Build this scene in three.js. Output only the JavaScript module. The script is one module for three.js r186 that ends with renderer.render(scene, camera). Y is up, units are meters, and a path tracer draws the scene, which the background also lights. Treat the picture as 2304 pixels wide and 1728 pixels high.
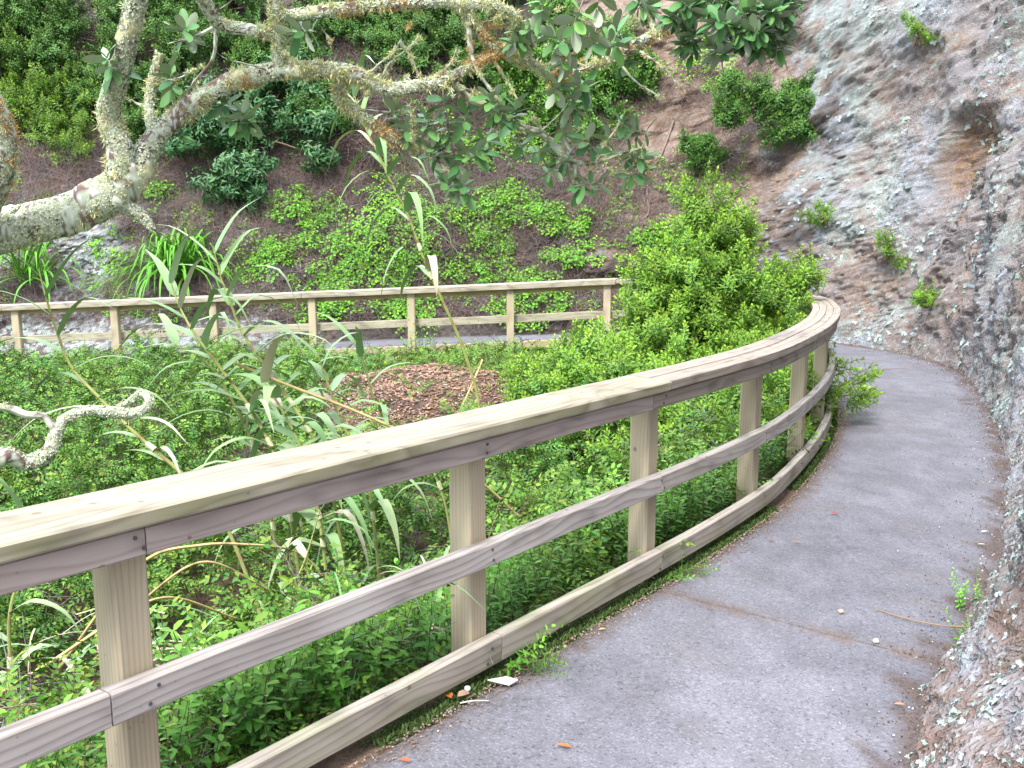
import * as THREE from 'three';
import { mergeGeometries } from 'three/addons/utils/BufferGeometryUtils.js';

// ---------------------------------------------------------------- camera, sky, sun, exposure
const scene = new THREE.Scene();
const camera = new THREE.PerspectiveCamera(42, 4 / 3, 0.05, 400);
camera.position.set(0, 1.6, 0);
camera.rotation.set(-10.5 * Math.PI / 180, 0, 0);
const renderer = new THREE.WebGLRenderer({ antialias: true });
renderer.toneMapping = THREE.LinearToneMapping;
renderer.toneMappingExposure = 3.2;
renderer.shadowMap.enabled = true;
{ // overcast sky: brighter overhead than at the horizon, the same all the way round
  const W = 32, H = 64, d = new Float32Array(W * H * 4);
  for (let j = 0; j < H; j++) for (let i = 0; i < W; i++) {
    const el = ((j + 0.5) / H - 0.5) * Math.PI, s = Math.sin(el);
    const L = s > 0 ? (1 + 2 * s) / 3 * 1.3 : 0.25, k = (j * W + i) * 4;
    d[k] = L * 0.93; d[k + 1] = L * 0.98; d[k + 2] = L * 1.1; d[k + 3] = 1;
  }
  const t = new THREE.DataTexture(d, W, H, THREE.RGBAFormat, THREE.FloatType);
  t.mapping = THREE.EquirectangularReflectionMapping; t.magFilter = THREE.LinearFilter; t.needsUpdate = true;
  scene.background = t; scene.environment = t;
}
const sun = new THREE.DirectionalLight(new THREE.Color(1, 0.95, 0.86), 1.5);
sun.position.set(-6, 16, 6); sun.target.position.set(0, 0, -7);
sun.castShadow = true; sun.shadow.radius = 26;
Object.assign(sun.shadow.camera, { left: -16, right: 16, top: 16, bottom: -16, near: 1, far: 60 });
scene.add(sun, sun.target);

// ---------------------------------------------------------------- helpers
const V = (x, y, z) => new THREE.Vector3(x, y, z);
const lerp = (a, b, t) => a + (b - a) * t, clamp = (x, a = 0, b = 1) => Math.min(b, Math.max(a, x));
const sst = (a, b, x) => { const t = clamp((x - a) / (b - a)); return t * t * (3 - 2 * t); };
function RNG(seed) { let a = seed >>> 0; return () => { a = (a + 0x6D2B79F5) | 0; let t = Math.imul(a ^ (a >>> 15), 1 | a); t = (t + Math.imul(t ^ (t >>> 7), 61 | t)) ^ t; return ((t ^ (t >>> 14)) >>> 0) / 4294967296; }; }
const PERM = new Uint8Array(512);
{ const r = RNG(77), p = [...Array(256).keys()]; for (let i = 255; i > 0; i--) { const j = Math.floor(r() * (i + 1)); [p[i], p[j]] = [p[j], p[i]]; } for (let i = 0; i < 512; i++) PERM[i] = p[i & 255]; }
const GR = [[1,1,0],[-1,1,0],[1,-1,0],[-1,-1,0],[1,0,1],[-1,0,1],[1,0,-1],[-1,0,-1],[0,1,1],[0,-1,1],[0,1,-1],[0,-1,-1]];
const fade = (t) => t * t * t * (t * (t * 6 - 15) + 10);
function noise(x, y, z = 0) {
  const X = Math.floor(x), Y = Math.floor(y), Z = Math.floor(z); x -= X; y -= Y; z -= Z;
  const u = fade(x), v = fade(y), w = fade(z), xi = X & 255, yi = Y & 255, zi = Z & 255;
  const g = (i, j, k) => { const q = GR[PERM[PERM[PERM[(xi + i) & 255] + ((yi + j) & 255)] + ((zi + k) & 255)] % 12]; return q[0] * (x - i) + q[1] * (y - j) + q[2] * (z - k); };
  return lerp(lerp(lerp(g(0,0,0), g(1,0,0), u), lerp(g(0,1,0), g(1,1,0), u), v), lerp(lerp(g(0,0,1), g(1,0,1), u), lerp(g(0,1,1), g(1,1,1), u), v), w);
}
function fbm(x, y, z = 0, o = 4) { let s = 0, a = 1, f = 1, t = 0; for (let i = 0; i < o; i++) { s += a * noise(x * f + i * 13.7, y * f - i * 7.1, z * f + i * 3.3); t += a; a *= 0.5; f *= 2.03; } return s / t * 1.6; }
const taken = {};
function numbered(n) { taken[n] = (taken[n] ?? -1) + 1; return taken[n] ? n + '_' + String(taken[n]).padStart(3, '0') : n; }
const shade = (o) => { o.castShadow = true; o.receiveShadow = true; return o; };
function thing(name, label, category, group) { const o = new THREE.Group(); o.name = numbered(name); o.userData = { label, category }; if (group) o.userData.group = group; scene.add(o); return o; }
function part(name, geo, mat, parent, ud) { const m = shade(new THREE.Mesh(geo, mat)); m.name = name; if (ud) m.userData = ud; parent.add(m); return m; }
function solo(name, geo, mat, label, category, group) { const m = shade(new THREE.Mesh(geo, mat)); m.name = numbered(name); m.userData = { label, category }; if (group) m.userData.group = group; scene.add(m); return m; }
function structure(name, geo, mat, label) { const m = shade(geo ? new THREE.Mesh(geo, mat) : new THREE.Group()); m.name = numbered(name); m.userData = { kind: 'structure', label }; scene.add(m); return m; }
function copies(name, geo, mat, list, parent, label, category) { // list of [Matrix4, Color]
  const m = shade(new THREE.InstancedMesh(geo, mat, list.length)); const c = new THREE.Color(1, 1, 1);
  list.forEach(([mx, col], i) => { m.setMatrixAt(i, mx); m.setColorAt(i, col ?? c); });
  m.name = parent === scene ? numbered(name) : name; m.userData = { kind: 'stuff' };
  if (label) m.userData.label = label; if (category) m.userData.category = category;
  parent.add(m); return m;
}
function geoOf(pos, idx, col, uv) {
  const g = new THREE.BufferGeometry(); g.setAttribute('position', new THREE.Float32BufferAttribute(pos, 3));
  if (uv) g.setAttribute('uv', new THREE.Float32BufferAttribute(uv, 2)); if (col) g.setAttribute('color', new THREE.Float32BufferAttribute(col, 3));
  if (idx) g.setIndex(idx); g.computeVertexNormals(); return g;
}
const UPV = V(0, 1, 0);
function aim(p, dir, spin, s, sy = s) { // sprig: its +y to dir, turned by spin
  const q = new THREE.Quaternion().setFromUnitVectors(UPV, dir.clone().normalize()).multiply(new THREE.Quaternion().setFromAxisAngle(UPV, spin));
  return new THREE.Matrix4().compose(p, q, V(s, sy, s));
}
const lin2s = (c) => c <= 0.0031308 ? 12.92 * c : 1.055 * Math.pow(c, 1 / 2.4) - 0.055;
function texture(W, H, fn, srgb = true) {
  const d = new Uint8Array(W * H * 4);
  for (let j = 0; j < H; j++) for (let i = 0; i < W; i++) { const c = fn(i, j), k = (j * W + i) * 4; for (let q = 0; q < 3; q++) d[k + q] = Math.round(255 * (srgb ? lin2s(clamp(c[q])) : clamp(c[q]))); d[k + 3] = 255; }
  const t = new THREE.DataTexture(d, W, H); t.wrapS = t.wrapT = THREE.RepeatWrapping; t.magFilter = THREE.LinearFilter; t.minFilter = THREE.LinearMipmapLinearFilter; t.generateMipmaps = true;
  if (srgb) t.colorSpace = THREE.SRGBColorSpace; t.needsUpdate = true; return t;
}
const mix3 = (a, b, t) => [lerp(a[0], b[0], t), lerp(a[1], b[1], t), lerp(a[2], b[2], t)];
// tube along [x,y,z,r] points; colour by callback(position, angle, along)
function tube(pts, seg, step, colorFn, bump = 0, seed = 0) {
  const c = new THREE.CatmullRomCurve3(pts.map((p) => V(p[0], p[1], p[2])), false, 'centripetal');
  const L = c.getLength(), n = Math.max(2, Math.ceil(L / step)), pos = [], idx = [], col = [], uv = [];
  let N = V(0, 0, 1), T0 = c.getTangentAt(0); N.sub(T0.clone().multiplyScalar(N.dot(T0))); if (N.length() < 0.1) N = V(1, 0, 0); N.normalize();
  const K = pts.length - 1, cum = [0]; for (let i = 1; i <= K; i++) cum.push(cum[i - 1] + Math.hypot(pts[i][0] - pts[i - 1][0], pts[i][1] - pts[i - 1][1], pts[i][2] - pts[i - 1][2]));
  for (let i = 0; i <= n; i++) {
    const t = i / n, P = c.getPointAt(t), T = c.getTangentAt(t); N.sub(T.clone().multiplyScalar(N.dot(T))).normalize(); const B = T.clone().cross(N);
    const d = t * cum[K]; let k = 0; while (k < K - 1 && cum[k + 1] < d) k++;
    let r = lerp(pts[k][3], pts[k + 1][3], clamp((d - cum[k]) / Math.max(1e-6, cum[k + 1] - cum[k])));
    for (let j = 0; j <= seg; j++) {
      const a = j / seg * Math.PI * 2, D = N.clone().multiplyScalar(Math.cos(a)).addScaledVector(B, Math.sin(a));
      let rr = r; if (bump) { const q = P.clone().addScaledVector(D, r); rr = r * (1 + bump * fbm(q.x * 9 + seed, q.y * 9, q.z * 9, 2)) + bump * 0.018 * noise(q.x * 45, q.y * 45, q.z * 45); }
      const p = P.clone().addScaledVector(D, rr); pos.push(p.x, p.y, p.z); uv.push(t * L, a * r); if (colorFn) col.push(...colorFn(p, D, t));
    }
  }
  for (let i = 0; i < n; i++) for (let j = 0; j < seg; j++) { const a = i * (seg + 1) + j, b = a + seg + 1; idx.push(a, a + 1, b, b, a + 1, b + 1); }
  const e = pos.length / 3, E = c.getPointAt(1); pos.push(E.x, E.y, E.z); uv.push(L, 0); if (colorFn) col.push(...colorFn(E, c.getTangentAt(1), 1));
  for (let j = 0; j < seg; j++) idx.push(n * (seg + 1) + j, n * (seg + 1) + j + 1, e);
  return geoOf(pos, idx, colorFn ? col : null, uv);
}
const std = (o) => new THREE.MeshStandardMaterial(o);
const leafMat = (rough, trans = 0) => new THREE.MeshPhysicalMaterial({ color: 0xffffff, vertexColors: true, roughness: rough, side: THREE.DoubleSide, transmission: trans, thickness: 0, ior: 1.4 });

// ---------------------------------------------------------------- materials
function woodTexture(seed, light, dark, wave, knots, K = 62) {
  const r = RNG(seed), W = 1024, H = 128, kn = []; for (let i = 0; i < knots; i++) kn.push([0.1 + r() * 1.8, 0.02 + r() * 0.2, 0.008 + r() * 0.01]);
  return texture(W, H, (i, j) => {
    const x = i / W * 2, y = j / H * 0.25; let w = 0, kd = 0;
    for (const [kx, ky, kr] of kn) { const dx = (x - kx) / 4, dy = y - ky, d = Math.hypot(dx, dy); w += 1.1 * Math.exp(-(dx * dx * 500 + dy * dy * 300)) * Math.tanh(dy * 60); kd = Math.max(kd, sst(kr, kr * 0.55, Math.hypot(x - kx, dy * 1.2))); }
    const q = y * K + wave * fbm(x * 0.7 + seed, y * 2.5, seed * 0.3, 3) + w;
    const ph = q - Math.floor(q), line = ph < 0.8 ? Math.pow(ph / 0.8, 3) : 1 - (ph - 0.8) / 0.2, fib = noise(x * 14, y * 900, seed), st = fbm(x * 2.2, y * 9, seed + 5, 3);
    let c = mix3(light, dark, clamp(line * 0.62 + 0.16 * fib + 0.38 * st + 0.08));
    if (noise(x * 60, y * 110, seed + 9) > 0.66) c = mix3(c, [0.12, 0.1, 0.09], 0.5);
    return mix3(c, [0.2, 0.14, 0.11], kd * 0.8);
  });
}
function woodMat(seed, light, dark, wave = 3, knots = 4, rough = 0.75, K) {
  const map = woodTexture(seed, light, dark, wave, knots, K); map.wrapS = map.wrapT = THREE.MirroredRepeatWrapping; map.repeat.set(0.5, 4);
  return std({ map, bumpMap: map, bumpScale: 0.0015, roughness: rough, vertexColors: true });
}
const M = {
  rail: woodMat(3, [0.50, 0.46, 0.435], [0.23, 0.185, 0.16], 2.0, 3, 0.8, 40),
  rail2: woodMat(8, [0.48, 0.44, 0.40], [0.25, 0.205, 0.175], 1.7, 2, 0.8, 36),
  fascia: woodMat(12, [0.46, 0.385, 0.35], [0.29, 0.225, 0.195], 0.9, 3, 0.8, 30),
  cap: woodMat(17, [0.42, 0.385, 0.30], [0.21, 0.18, 0.125], 1.8, 9, 0.75, 24),
  curve: woodMat(21, [0.37, 0.325, 0.28], [0.21, 0.17, 0.14], 1.0, 2, 0.8, 34),
  post: woodMat(26, [0.53, 0.455, 0.32], [0.36, 0.285, 0.185], 0.8, 2, 0.8, 70),
};
const concrete = (() => {
  const W = 1024, r = RNG(5), spk = new Float32Array(W * W);
  for (let n = 0; n < 46000; n++) { const x = Math.floor(r() * W), y = Math.floor(r() * W), s = 0.7 + r() * r() * 3.2, a = (r() < 0.65 ? 0.42 : -0.32) * (0.35 + r()); for (let dy = -4; dy <= 4; dy++) for (let dx = -4; dx <= 4; dx++) { const d = Math.hypot(dx, dy) / s; if (d < 1) spk[((y + dy + W) % W) * W + (x + dx + W) % W] = a; } }
  const per = (x, y, f, o) => { const u = x / W, v = y / W; return lerp(lerp(fbm(u * f, v * f, o, 3), fbm((u - 1) * f, v * f, o, 3), u), lerp(fbm(u * f, (v - 1) * f, o, 3), fbm((u - 1) * f, (v - 1) * f, o, 3), u), v); };
  const map = texture(W, W, (i, j) => { const m = clamp(0.66 * (1 + spk[j * W + i] + 0.22 * per(i, j, 9, 1) + 0.25 * per(i, j, 60, 4) + 0.5 * (r() - 0.5)), 0.1, 1); return [m * 0.98, m * 0.96, m]; });
  const bump = texture(512, 512, (i, j) => { const v = 0.5 + spk[(j * 2) * W + i * 2] * 0.8 + 0.1 * (r() - 0.5); return [v, v, v]; }, false);
  map.repeat.set(1 / 1.7, 1 / 1.7); bump.repeat.set(1 / 1.7, 1 / 1.7);
  return std({ map, bumpMap: bump, bumpScale: 0.004, roughness: 0.85, vertexColors: true });
})();
const grit = (() => { // fine mineral grain shared by rock and soil
  const r = RNG(15), W = 1024, per = (x, y, f, o) => { const u = x / W, v = y / W; return lerp(lerp(fbm(u * f, v * f, o, 4), fbm((u - 1) * f, v * f, o, 4), u), lerp(fbm(u * f, (v - 1) * f, o, 4), fbm((u - 1) * f, (v - 1) * f, o, 4), u), v); };
  const h = new Float32Array(W * W); for (let j = 0; j < W; j++) for (let i = 0; i < W; i++) h[j * W + i] = 0.55 + 0.42 * per(i, j, 26, 2) + 0.3 * per(i, j, 70, 6) + 0.22 * (r() - 0.5);
  const map = texture(W, W, (i, j) => { const v = clamp(0.35 + 0.65 * h[j * W + i], 0.12, 1); return [v, v, v]; });
  const bump = texture(W, W, (i, j) => { const v = h[j * W + i]; return [v, v, v]; }, false);
  map.repeat.set(0.6, 0.6); bump.repeat.set(0.6, 0.6);
  return std({ map, bumpMap: bump, bumpScale: 0.035, roughness: 0.95, vertexColors: true });
})();

const lichenRock = (() => { // crusts of lichen with crisp rims on stone
  const r = RNG(41), W = 1024, wrap = (f, o, n) => (u, v) => lerp(lerp(fbm(u * f, v * f, o, n), fbm((u - 1) * f, v * f, o, n), u), lerp(fbm(u * f, (v - 1) * f, o, n), fbm((u - 1) * f, (v - 1) * f, o, n), u), v);
  const a = wrap(24, 3, 4), b = wrap(95, 9, 3), H = new Float32Array(W * W), C = new Float32Array(W * W * 3);
  for (let j = 0; j < W; j++) for (let i = 0; i < W; i++) { const u = i / W, v = j / W, A = a(u, v), B = b(u, v), g = r() - 0.5, m = sst(0.0, 0.16, A * 0.6 + B * 0.8), pit = sst(-0.25, -0.42, A * 0.5 + B * 0.8), sp = B > 0.52 ? 1 : 0; let c = [0.66 + 0.22 * B + 0.2 * g, 0.62 + 0.22 * B + 0.2 * g, 0.60 + 0.22 * B + 0.2 * g]; c = mix3(c, [0.84 + 0.15 * g, 0.88 + 0.15 * g, 0.87 + 0.15 * g], m); c = mix3(c, [0.26, 0.21, 0.19], pit * 0.8); if (sp) c = [1, 1, 1]; const k = j * W + i; C[k * 3] = c[0]; C[k * 3 + 1] = c[1]; C[k * 3 + 2] = c[2]; H[k] = clamp(0.45 + 0.25 * A + 0.2 * B + 0.15 * m - 0.25 * pit + 0.08 * g); }
  const map = texture(W, W, (i, j) => { const k = (j * W + i) * 3; return [C[k], C[k + 1], C[k + 2]]; }), bump = texture(W, W, (i, j) => { const v = H[j * W + i]; return [v, v, v]; }, false); map.repeat.set(0.62, 0.62); bump.repeat.set(0.62, 0.62);
  return std({ map, bumpMap: bump, bumpScale: 0.03, roughness: 0.95, vertexColors: true });
})();

// ---------------------------------------------------------------- plan: inner (fence) line and outer (cliff foot) line of the hairpin path
const IN = [[-4.03,1.98],[-2.84,.38],[-1.65,-1.225],[-.458,-2.83],[.138,-3.63],[.66,-4.34],[1.09,-4.95],[1.52,-5.62],[1.95,-6.45],[2.34,-7.3],[2.70,-8.25],[2.98,-9.2],[3.15,-10.2],[3.08,-11.3],[2.72,-12.4],[2.1,-13.3],[1.43,-13.8],[0,-13.8],[-3,-13.8],[-8,-13.8],[-13,-13.8]];
const OUT = [[0.3,4.2],[0.8,2.2],[1.05,0.2],[1.06,-1.8],[1.22,-2.82],[1.70,-3.60],[2.1,-4.2],[2.5,-4.85],[3.0,-5.85],[3.5,-6.9],[4.0,-8.1],[4.5,-9.5],[4.95,-10.9],[5.1,-12.1],[4.85,-13.2],[4.0,-14.4],[2.5,-15.2],[.2,-15.4],[-3,-15.45],[-8,-15.5],[-13,-15.5]];
const lineY = (x, z, k) => k <= 12 ? -0.03 * (0.56 * x - 0.83 * z) : k <= 15 ? [-0.345, -0.37, -0.395][k - 13] : -0.413 + (x - 1.43) * 0.0423;
const IC = new THREE.CatmullRomCurve3(IN.map(([x, z], k) => V(x, lineY(x, z, k), z)), false, 'centripetal');
const OC = new THREE.CatmullRomCurve3(OUT.map(([x, z], k) => V(x, lineY(IN[k][0], IN[k][1], k), z)), false, 'centripetal');
IC.arcLengthDivisions = OC.arcLengthDivisions = 2000;
const ILEN = IC.getLength();
const S0 = (() => { let b = 0, bd = 9; for (let i = 0; i < 4000; i++) { const p = IC.getPointAt(i / 4000), d = Math.hypot(p.x + 1.65, p.z + 1.225); if (d < bd) { bd = d; b = i / 4000 * ILEN; } } return b; })(); // arc length of the survey's zero
function line(s) { const t = clamp((s + S0) / ILEN), p = IC.getPointAt(t), q = IC.getTangentAt(t); const h = Math.hypot(q.x, q.z); return { p, tx: q.x / h, tz: q.z / h, nx: -q.z / h, nz: q.x / h }; } // n points to the path
const FAR0 = (() => { let b = 0, bd = 9; for (let i = 0; i < 4000; i++) { const p = IC.getPointAt(i / 4000), d = Math.hypot(p.x - 1.43, p.z + 13.8); if (d < bd) { bd = d; b = i / 4000 * ILEN; } } return b - S0; })();

// ---------------------------------------------------------------- ground, path
const innerPts = []; for (let i = 0; i <= 1400; i++) { const p = line(-S0 + ILEN * i / 1400); innerPts.push(p); }
function nearInner(x, z) { let b = null, bd = 1e9; for (let i = 0; i < innerPts.length; i += 6) { const q = innerPts[i].p, d = (q.x - x) ** 2 + (q.z - z) ** 2; if (d < bd) { bd = d; b = i; } } for (let i = Math.max(0, b - 6); i < Math.min(innerPts.length, b + 7); i++) { const q = innerPts[i].p, d = (q.x - x) ** 2 + (q.z - z) ** 2; if (d <= bd) { bd = d; b = i; } } const q = innerPts[b]; return { y: q.p.y, d: Math.sqrt(bd) * Math.sign((x - q.p.x) * q.nx + (z - q.p.z) * q.nz) }; }
function groundY(x, z) {
  const { y, d } = nearInner(x, z);
  if (d > 0.10) return y - 0.02 - 0.13 * sst(0.10, 0.2, d);
  const e = sst(0.15, 1.4, -d), bowl = -0.66 + 0.16 * fbm(x * 0.7, z * 0.7, 3, 3) - 0.45 * Math.exp(-((x + 2.2) ** 2 / 5 + (z + 5.6) ** 2 / 5)) + 0.34 * Math.exp(-((x + 0.8) ** 2 / 2.2 + (z + 11.2) ** 2 / 2.0));
  return lerp(y - 0.035, bowl, e) + 0.015 * noise(x * 9, z * 9, 1);
}
{
  const pos = [], col = [], uv = [], idx = [], nx = 220, nz = 230, x0 = -14, x1 = 7, z0 = -17.5, z1 = 4;
  for (let j = 0; j <= nz; j++) for (let i = 0; i <= nx; i++) { const x = lerp(x0, x1, i / nx), z = lerp(z0, z1, j / nz); pos.push(x, groundY(x, z), z); uv.push(x, z); const n = fbm(x * 1.4, z * 1.4, 8), m = fbm(x * 7, z * 7, 4, 3); const c = mix3(mix3([0.15, 0.098, 0.07], [0.31, 0.20, 0.145], sst(-0.3, 0.5, n)), [0.09, 0.06, 0.045], sst(0.05, 0.5, m)); col.push(...c); }
  for (let j = 0; j < nz; j++) for (let i = 0; i < nx; i++) { const a = j * (nx + 1) + i, b = a + nx + 1; idx.push(a, b, a + 1, a + 1, b, b + 1); }
  structure('ground', geoOf(pos, idx, col, uv), grit, 'brown soil of the sunken garden inside the hairpin path');
  const g = new THREE.PlaneGeometry(240, 240, 24, 24); g.rotateX(-Math.PI / 2); g.setAttribute('color', new THREE.Float32BufferAttribute(Array(625).fill([0.07, 0.11, 0.04]).flat(), 3));
  structure('terrain', g, grit, 'lower green land beyond the garden').position.y = -6;
}
const path = structure('path', null, null, 'grey concrete footpath turning back on itself round a hairpin bend');
{
  const joints = [-3.4, 0.2, 3.76, 11.0, 14.8, 18.4, 22.6, 26.6], NU = 22;
  const tOf = (s) => IC.getUtoTmapping(clamp((s + S0) / ILEN));
  for (let q = 0; q + 1 < joints.length; q++) {
    const a = joints[q] + 0.005, b = joints[q + 1] - 0.005, n = Math.ceil((b - a) / 0.08), top = [], pos = [], idx = [], uv = [], col = [];
    for (let i = 0; i <= n; i++) {
      const t = tOf(lerp(a, b, i / n)), I = IC.getPoint(t), O = OC.getPoint(t), w = Math.hypot(O.x - I.x, O.z - I.z), f0 = 0.065 / w, f1 = 1 + 0.2 / w;
      for (let j = 0; j <= NU; j++) {
        const f = lerp(f0, f1, j / NU) + (j === 0 ? 0.012 * noise(i * 0.4, 3, q) : 0), x = lerp(I.x, O.x, f), z = lerp(I.z, O.z, f), y = lerp(I.y, O.y, clamp(f));
        pos.push(x, y + 0.004 * fbm(x * 1.1, z * 1.1, 2, 2) - (j === 0 ? 0.006 : 0), z); uv.push(x, z);
        const n1 = fbm(x * 0.9 + 4, z * 0.9, 11), n2 = fbm(x * 3.5, z * 3.5, 5), n3 = fbm(x * 9, z * 9, 15, 2);
        let c = mix3([0.285, 0.286, 0.318], [0.195, 0.196, 0.222], sst(-0.5, 0.6, 0.6 * n1 + 0.6 * n2 + 0.4 * n3)); c = mix3(c, [0.27, 0.25, 0.24], 0.35 * sst(0.1, 0.6, n2 - 0.2 * n1));
        const jd = Math.min(i, n - i) * 0.08; c = mix3(c, [0.21, 0.14, 0.095], sst(0.09, 0.0, jd + 0.05 * n2) * sst(-0.45, 0.3, n3) * (q === 1 || q === 2 ? 0.75 : 0.4));
        const ed = (f1 - f) * w - 0.2; c = mix3(c, [0.125, 0.085, 0.065], 0.85 * sst(0.10, 0.02, ed + 0.16 * n2 + 0.14 * n3)); // washed-down soil along the cliff foot
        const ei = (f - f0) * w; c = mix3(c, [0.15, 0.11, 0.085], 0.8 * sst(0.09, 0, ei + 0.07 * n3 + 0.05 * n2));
        col.push(...c);
      }
    }
    const R = NU + 1; for (let i = 0; i < n; i++) for (let j = 0; j < NU; j++) { const k = i * R + j; idx.push(k, k + R, k + 1, k + 1, k + R, k + R + 1); }
    // thickness: skirt down the rim
    const rim = []; for (let j = 0; j <= NU; j++) rim.push(j); for (let i = 1; i <= n; i++) rim.push(i * R + NU); for (let j = NU - 1; j >= 0; j--) rim.push(n * R + j); for (let i = n - 1; i > 0; i--) rim.push(i * R);
    const base = pos.length / 3; for (const k of rim) for (const dy of [0, -0.1]) { pos.push(pos[k * 3], pos[k * 3 + 1] + dy, pos[k * 3 + 2]); uv.push(uv[k * 2], uv[k * 2 + 1] + dy); col.push(0.3, 0.27, 0.25); }
    for (let k = 0; k < rim.length; k++) { const A = base + k * 2, B = base + ((k + 1) % rim.length) * 2; idx.push(A, A + 1, B, B, A + 1, B + 1); }
    if (q > 5) continue;
    const g = geoOf(pos, idx, col, uv); part('slab', g, concrete, path);
  }
}

// ---------------------------------------------------------------- fences
// a board swept along the fence line: o0..o1 = offset towards the path, y0..y1 = height above the path
function board(s0, s1, o0, o1, y0, y1, tint, opt = {}) {
  const ch = opt.ch ?? 0.005, P = [[o0 + ch, y0], [o1 - ch, y0], [o1, y0 + ch], [o1, y1 - ch], [o1 - ch, y1], [o0 + ch, y1], [o0, y1 - ch], [o0, y0 + ch]];
  const n = Math.max(1, Math.ceil((s1 - s0) / 0.06)), pos = [], idx = [], uv = [], col = [], r0 = opt.u ?? (s0 * 1.37 + y0 * 9 + o0 * 5); let per = opt.v ?? (y0 * 3.1);
  const fr = []; for (let i = 0; i <= n; i++) { const s = lerp(s0, s1, i / n); fr.push([line(s), s]); }
  const put = ([L, s], [o, y]) => { const w = (opt.wob ?? 0.0025) * noise(s * 1.3, y * 7 + o * 11, 4); pos.push(L.p.x + L.nx * (o + w), L.p.y + y + w, L.p.z + L.nz * (o + w)); };
  for (let e = 0; e < 8; e++) {
    const A = P[e], B = P[(e + 1) % 8], len = Math.hypot(A[0] - B[0], A[1] - B[1]), sub = e % 2 === 0 && len > 0.03 ? 4 : 1;
    for (let k = 0; k < sub; k++) {
      const a = [lerp(A[0], B[0], k / sub), lerp(A[1], B[1], k / sub)], b = [lerp(A[0], B[0], (k + 1) / sub), lerp(A[1], B[1], (k + 1) / sub)], b0 = pos.length / 3;
      for (let i = 0; i <= n; i++) for (const [q, v] of [[a, per + len * k / sub], [b, per + len * (k + 1) / sub]]) { put(fr[i], q); uv.push(r0 + fr[i][1], v); col.push(...tint(e, fr[i][1], q[1], q[0])); }
      for (let i = 0; i < n; i++) { const c = b0 + i * 2; idx.push(c, c + 1, c + 2, c + 2, c + 1, c + 3); }
    }
    per += len;
  }
  for (const i of [0, n]) { const b0 = pos.length / 3; for (const q of P) { put(fr[i], q); uv.push(q[0], q[1]); col.push(...tint(9, fr[i][1], q[1], q[0])); } for (let k = 1; k < 7; k++) i ? idx.push(b0, b0 + k, b0 + k + 1) : idx.push(b0, b0 + k + 1, b0 + k); }
  return geoOf(pos, idx, col, uv);
}
const mott = (s, y, o, k) => 1 + 0.16 * fbm(s * 1.7 + k, y * 8, o * 8 + k, 3) - 0.32 * sst(0.15, 0.5, fbm(s * 5.5 + k, y * 16, o * 16, 3));
const plain = (c, k) => (e, s, y, o) => { const m = mott(s, y, o, k); return [c[0] * m, c[1] * m, c[2] * m]; };
// cut timber carries a thin green film of algae on the cap's faces, in streaks
const capTint = (k) => (e, s, y, o) => { const m = mott(s, y, o, k); const g = (e === 2 || e === 6) ? sst(-0.35, 0.2, fbm(s * 3.1, k, 2, 2) + 0.6 * noise(s * 55, y * 6, k)) : 0; const c = mix3([1, 0.98, 0.95], [0.74, 0.78, 0.60], g); return [c[0] * m, c[1] * m, c[2] * m]; };
const kerbTint = (k) => (e, s, y, o) => { const m = mott(s, y, o, k), g = sst(-0.15, 0.45, fbm(s * 2.3, y * 14, k, 3)); const c = mix3([1.0, 0.98, 0.93], [0.80, 0.86, 0.64], 0.8 * g); return [c[0] * m, c[1] * m, c[2] * m]; };
function post(s, o0, o1, top, deep, mat, parent, k, turn = 0) {
  const L = line(s), w = o1 - o0, h = top + deep, g = []; const c = 0.008, x = w / 2;
  const P = [[-x + c, -x], [x - c, -x], [x, -x + c], [x, x - c], [x - c, x], [-x + c, x], [-x, x - c], [-x, -x + c]], pos = [], idx = [], uv = [], col = [], n = 10; let per = k * 0.17;
  for (let e = 0; e < 8; e++) { const A = P[e], B = P[(e + 1) % 8], len = Math.hypot(A[0] - B[0], A[1] - B[1]), b0 = pos.length / 3; for (let i = 0; i <= n; i++) for (const [q, v] of [[A, per], [B, per + len]]) { const y = -deep + h * i / n; pos.push(q[0], y, q[1]); uv.push(y + k * 0.7, v); const m = mott(y * 0.7, q[0], q[1], k * 3); col.push(m, m, m); } for (let i = 0; i < n; i++) { const a = b0 + i * 2; idx.push(a, a + 2, a + 1, a + 1, a + 2, a + 3); } per += len; }
  const b0 = pos.length / 3; for (const q of P) { pos.push(q[0], top, q[1]); uv.push(q[0], q[1]); col.push(0.9, 0.9, 0.9); } for (let i = 1; i < 7; i++) idx.push(b0, b0 + i + 1, b0 + i);
  const m = part('post', geoOf(pos, idx, col, uv), mat, parent), o = (o0 + o1) / 2; m.position.set(L.p.x + L.nx * o, L.p.y, L.p.z + L.nz * o); m.rotation.y = Math.atan2(-L.tz, L.tx) + turn; return m;
}
const nearFence = thing('timber_fence', 'weathered timber railing curving along the near side of the concrete path', 'fence');
const nail = new THREE.CylinderGeometry(0.005, 0.005, 0.004, 8); nail.rotateX(Math.PI / 2);
const nailMat = std({ color: new THREE.Color(0.16, 0.15, 0.15), roughness: 0.5, metalness: 0.8 });
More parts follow.
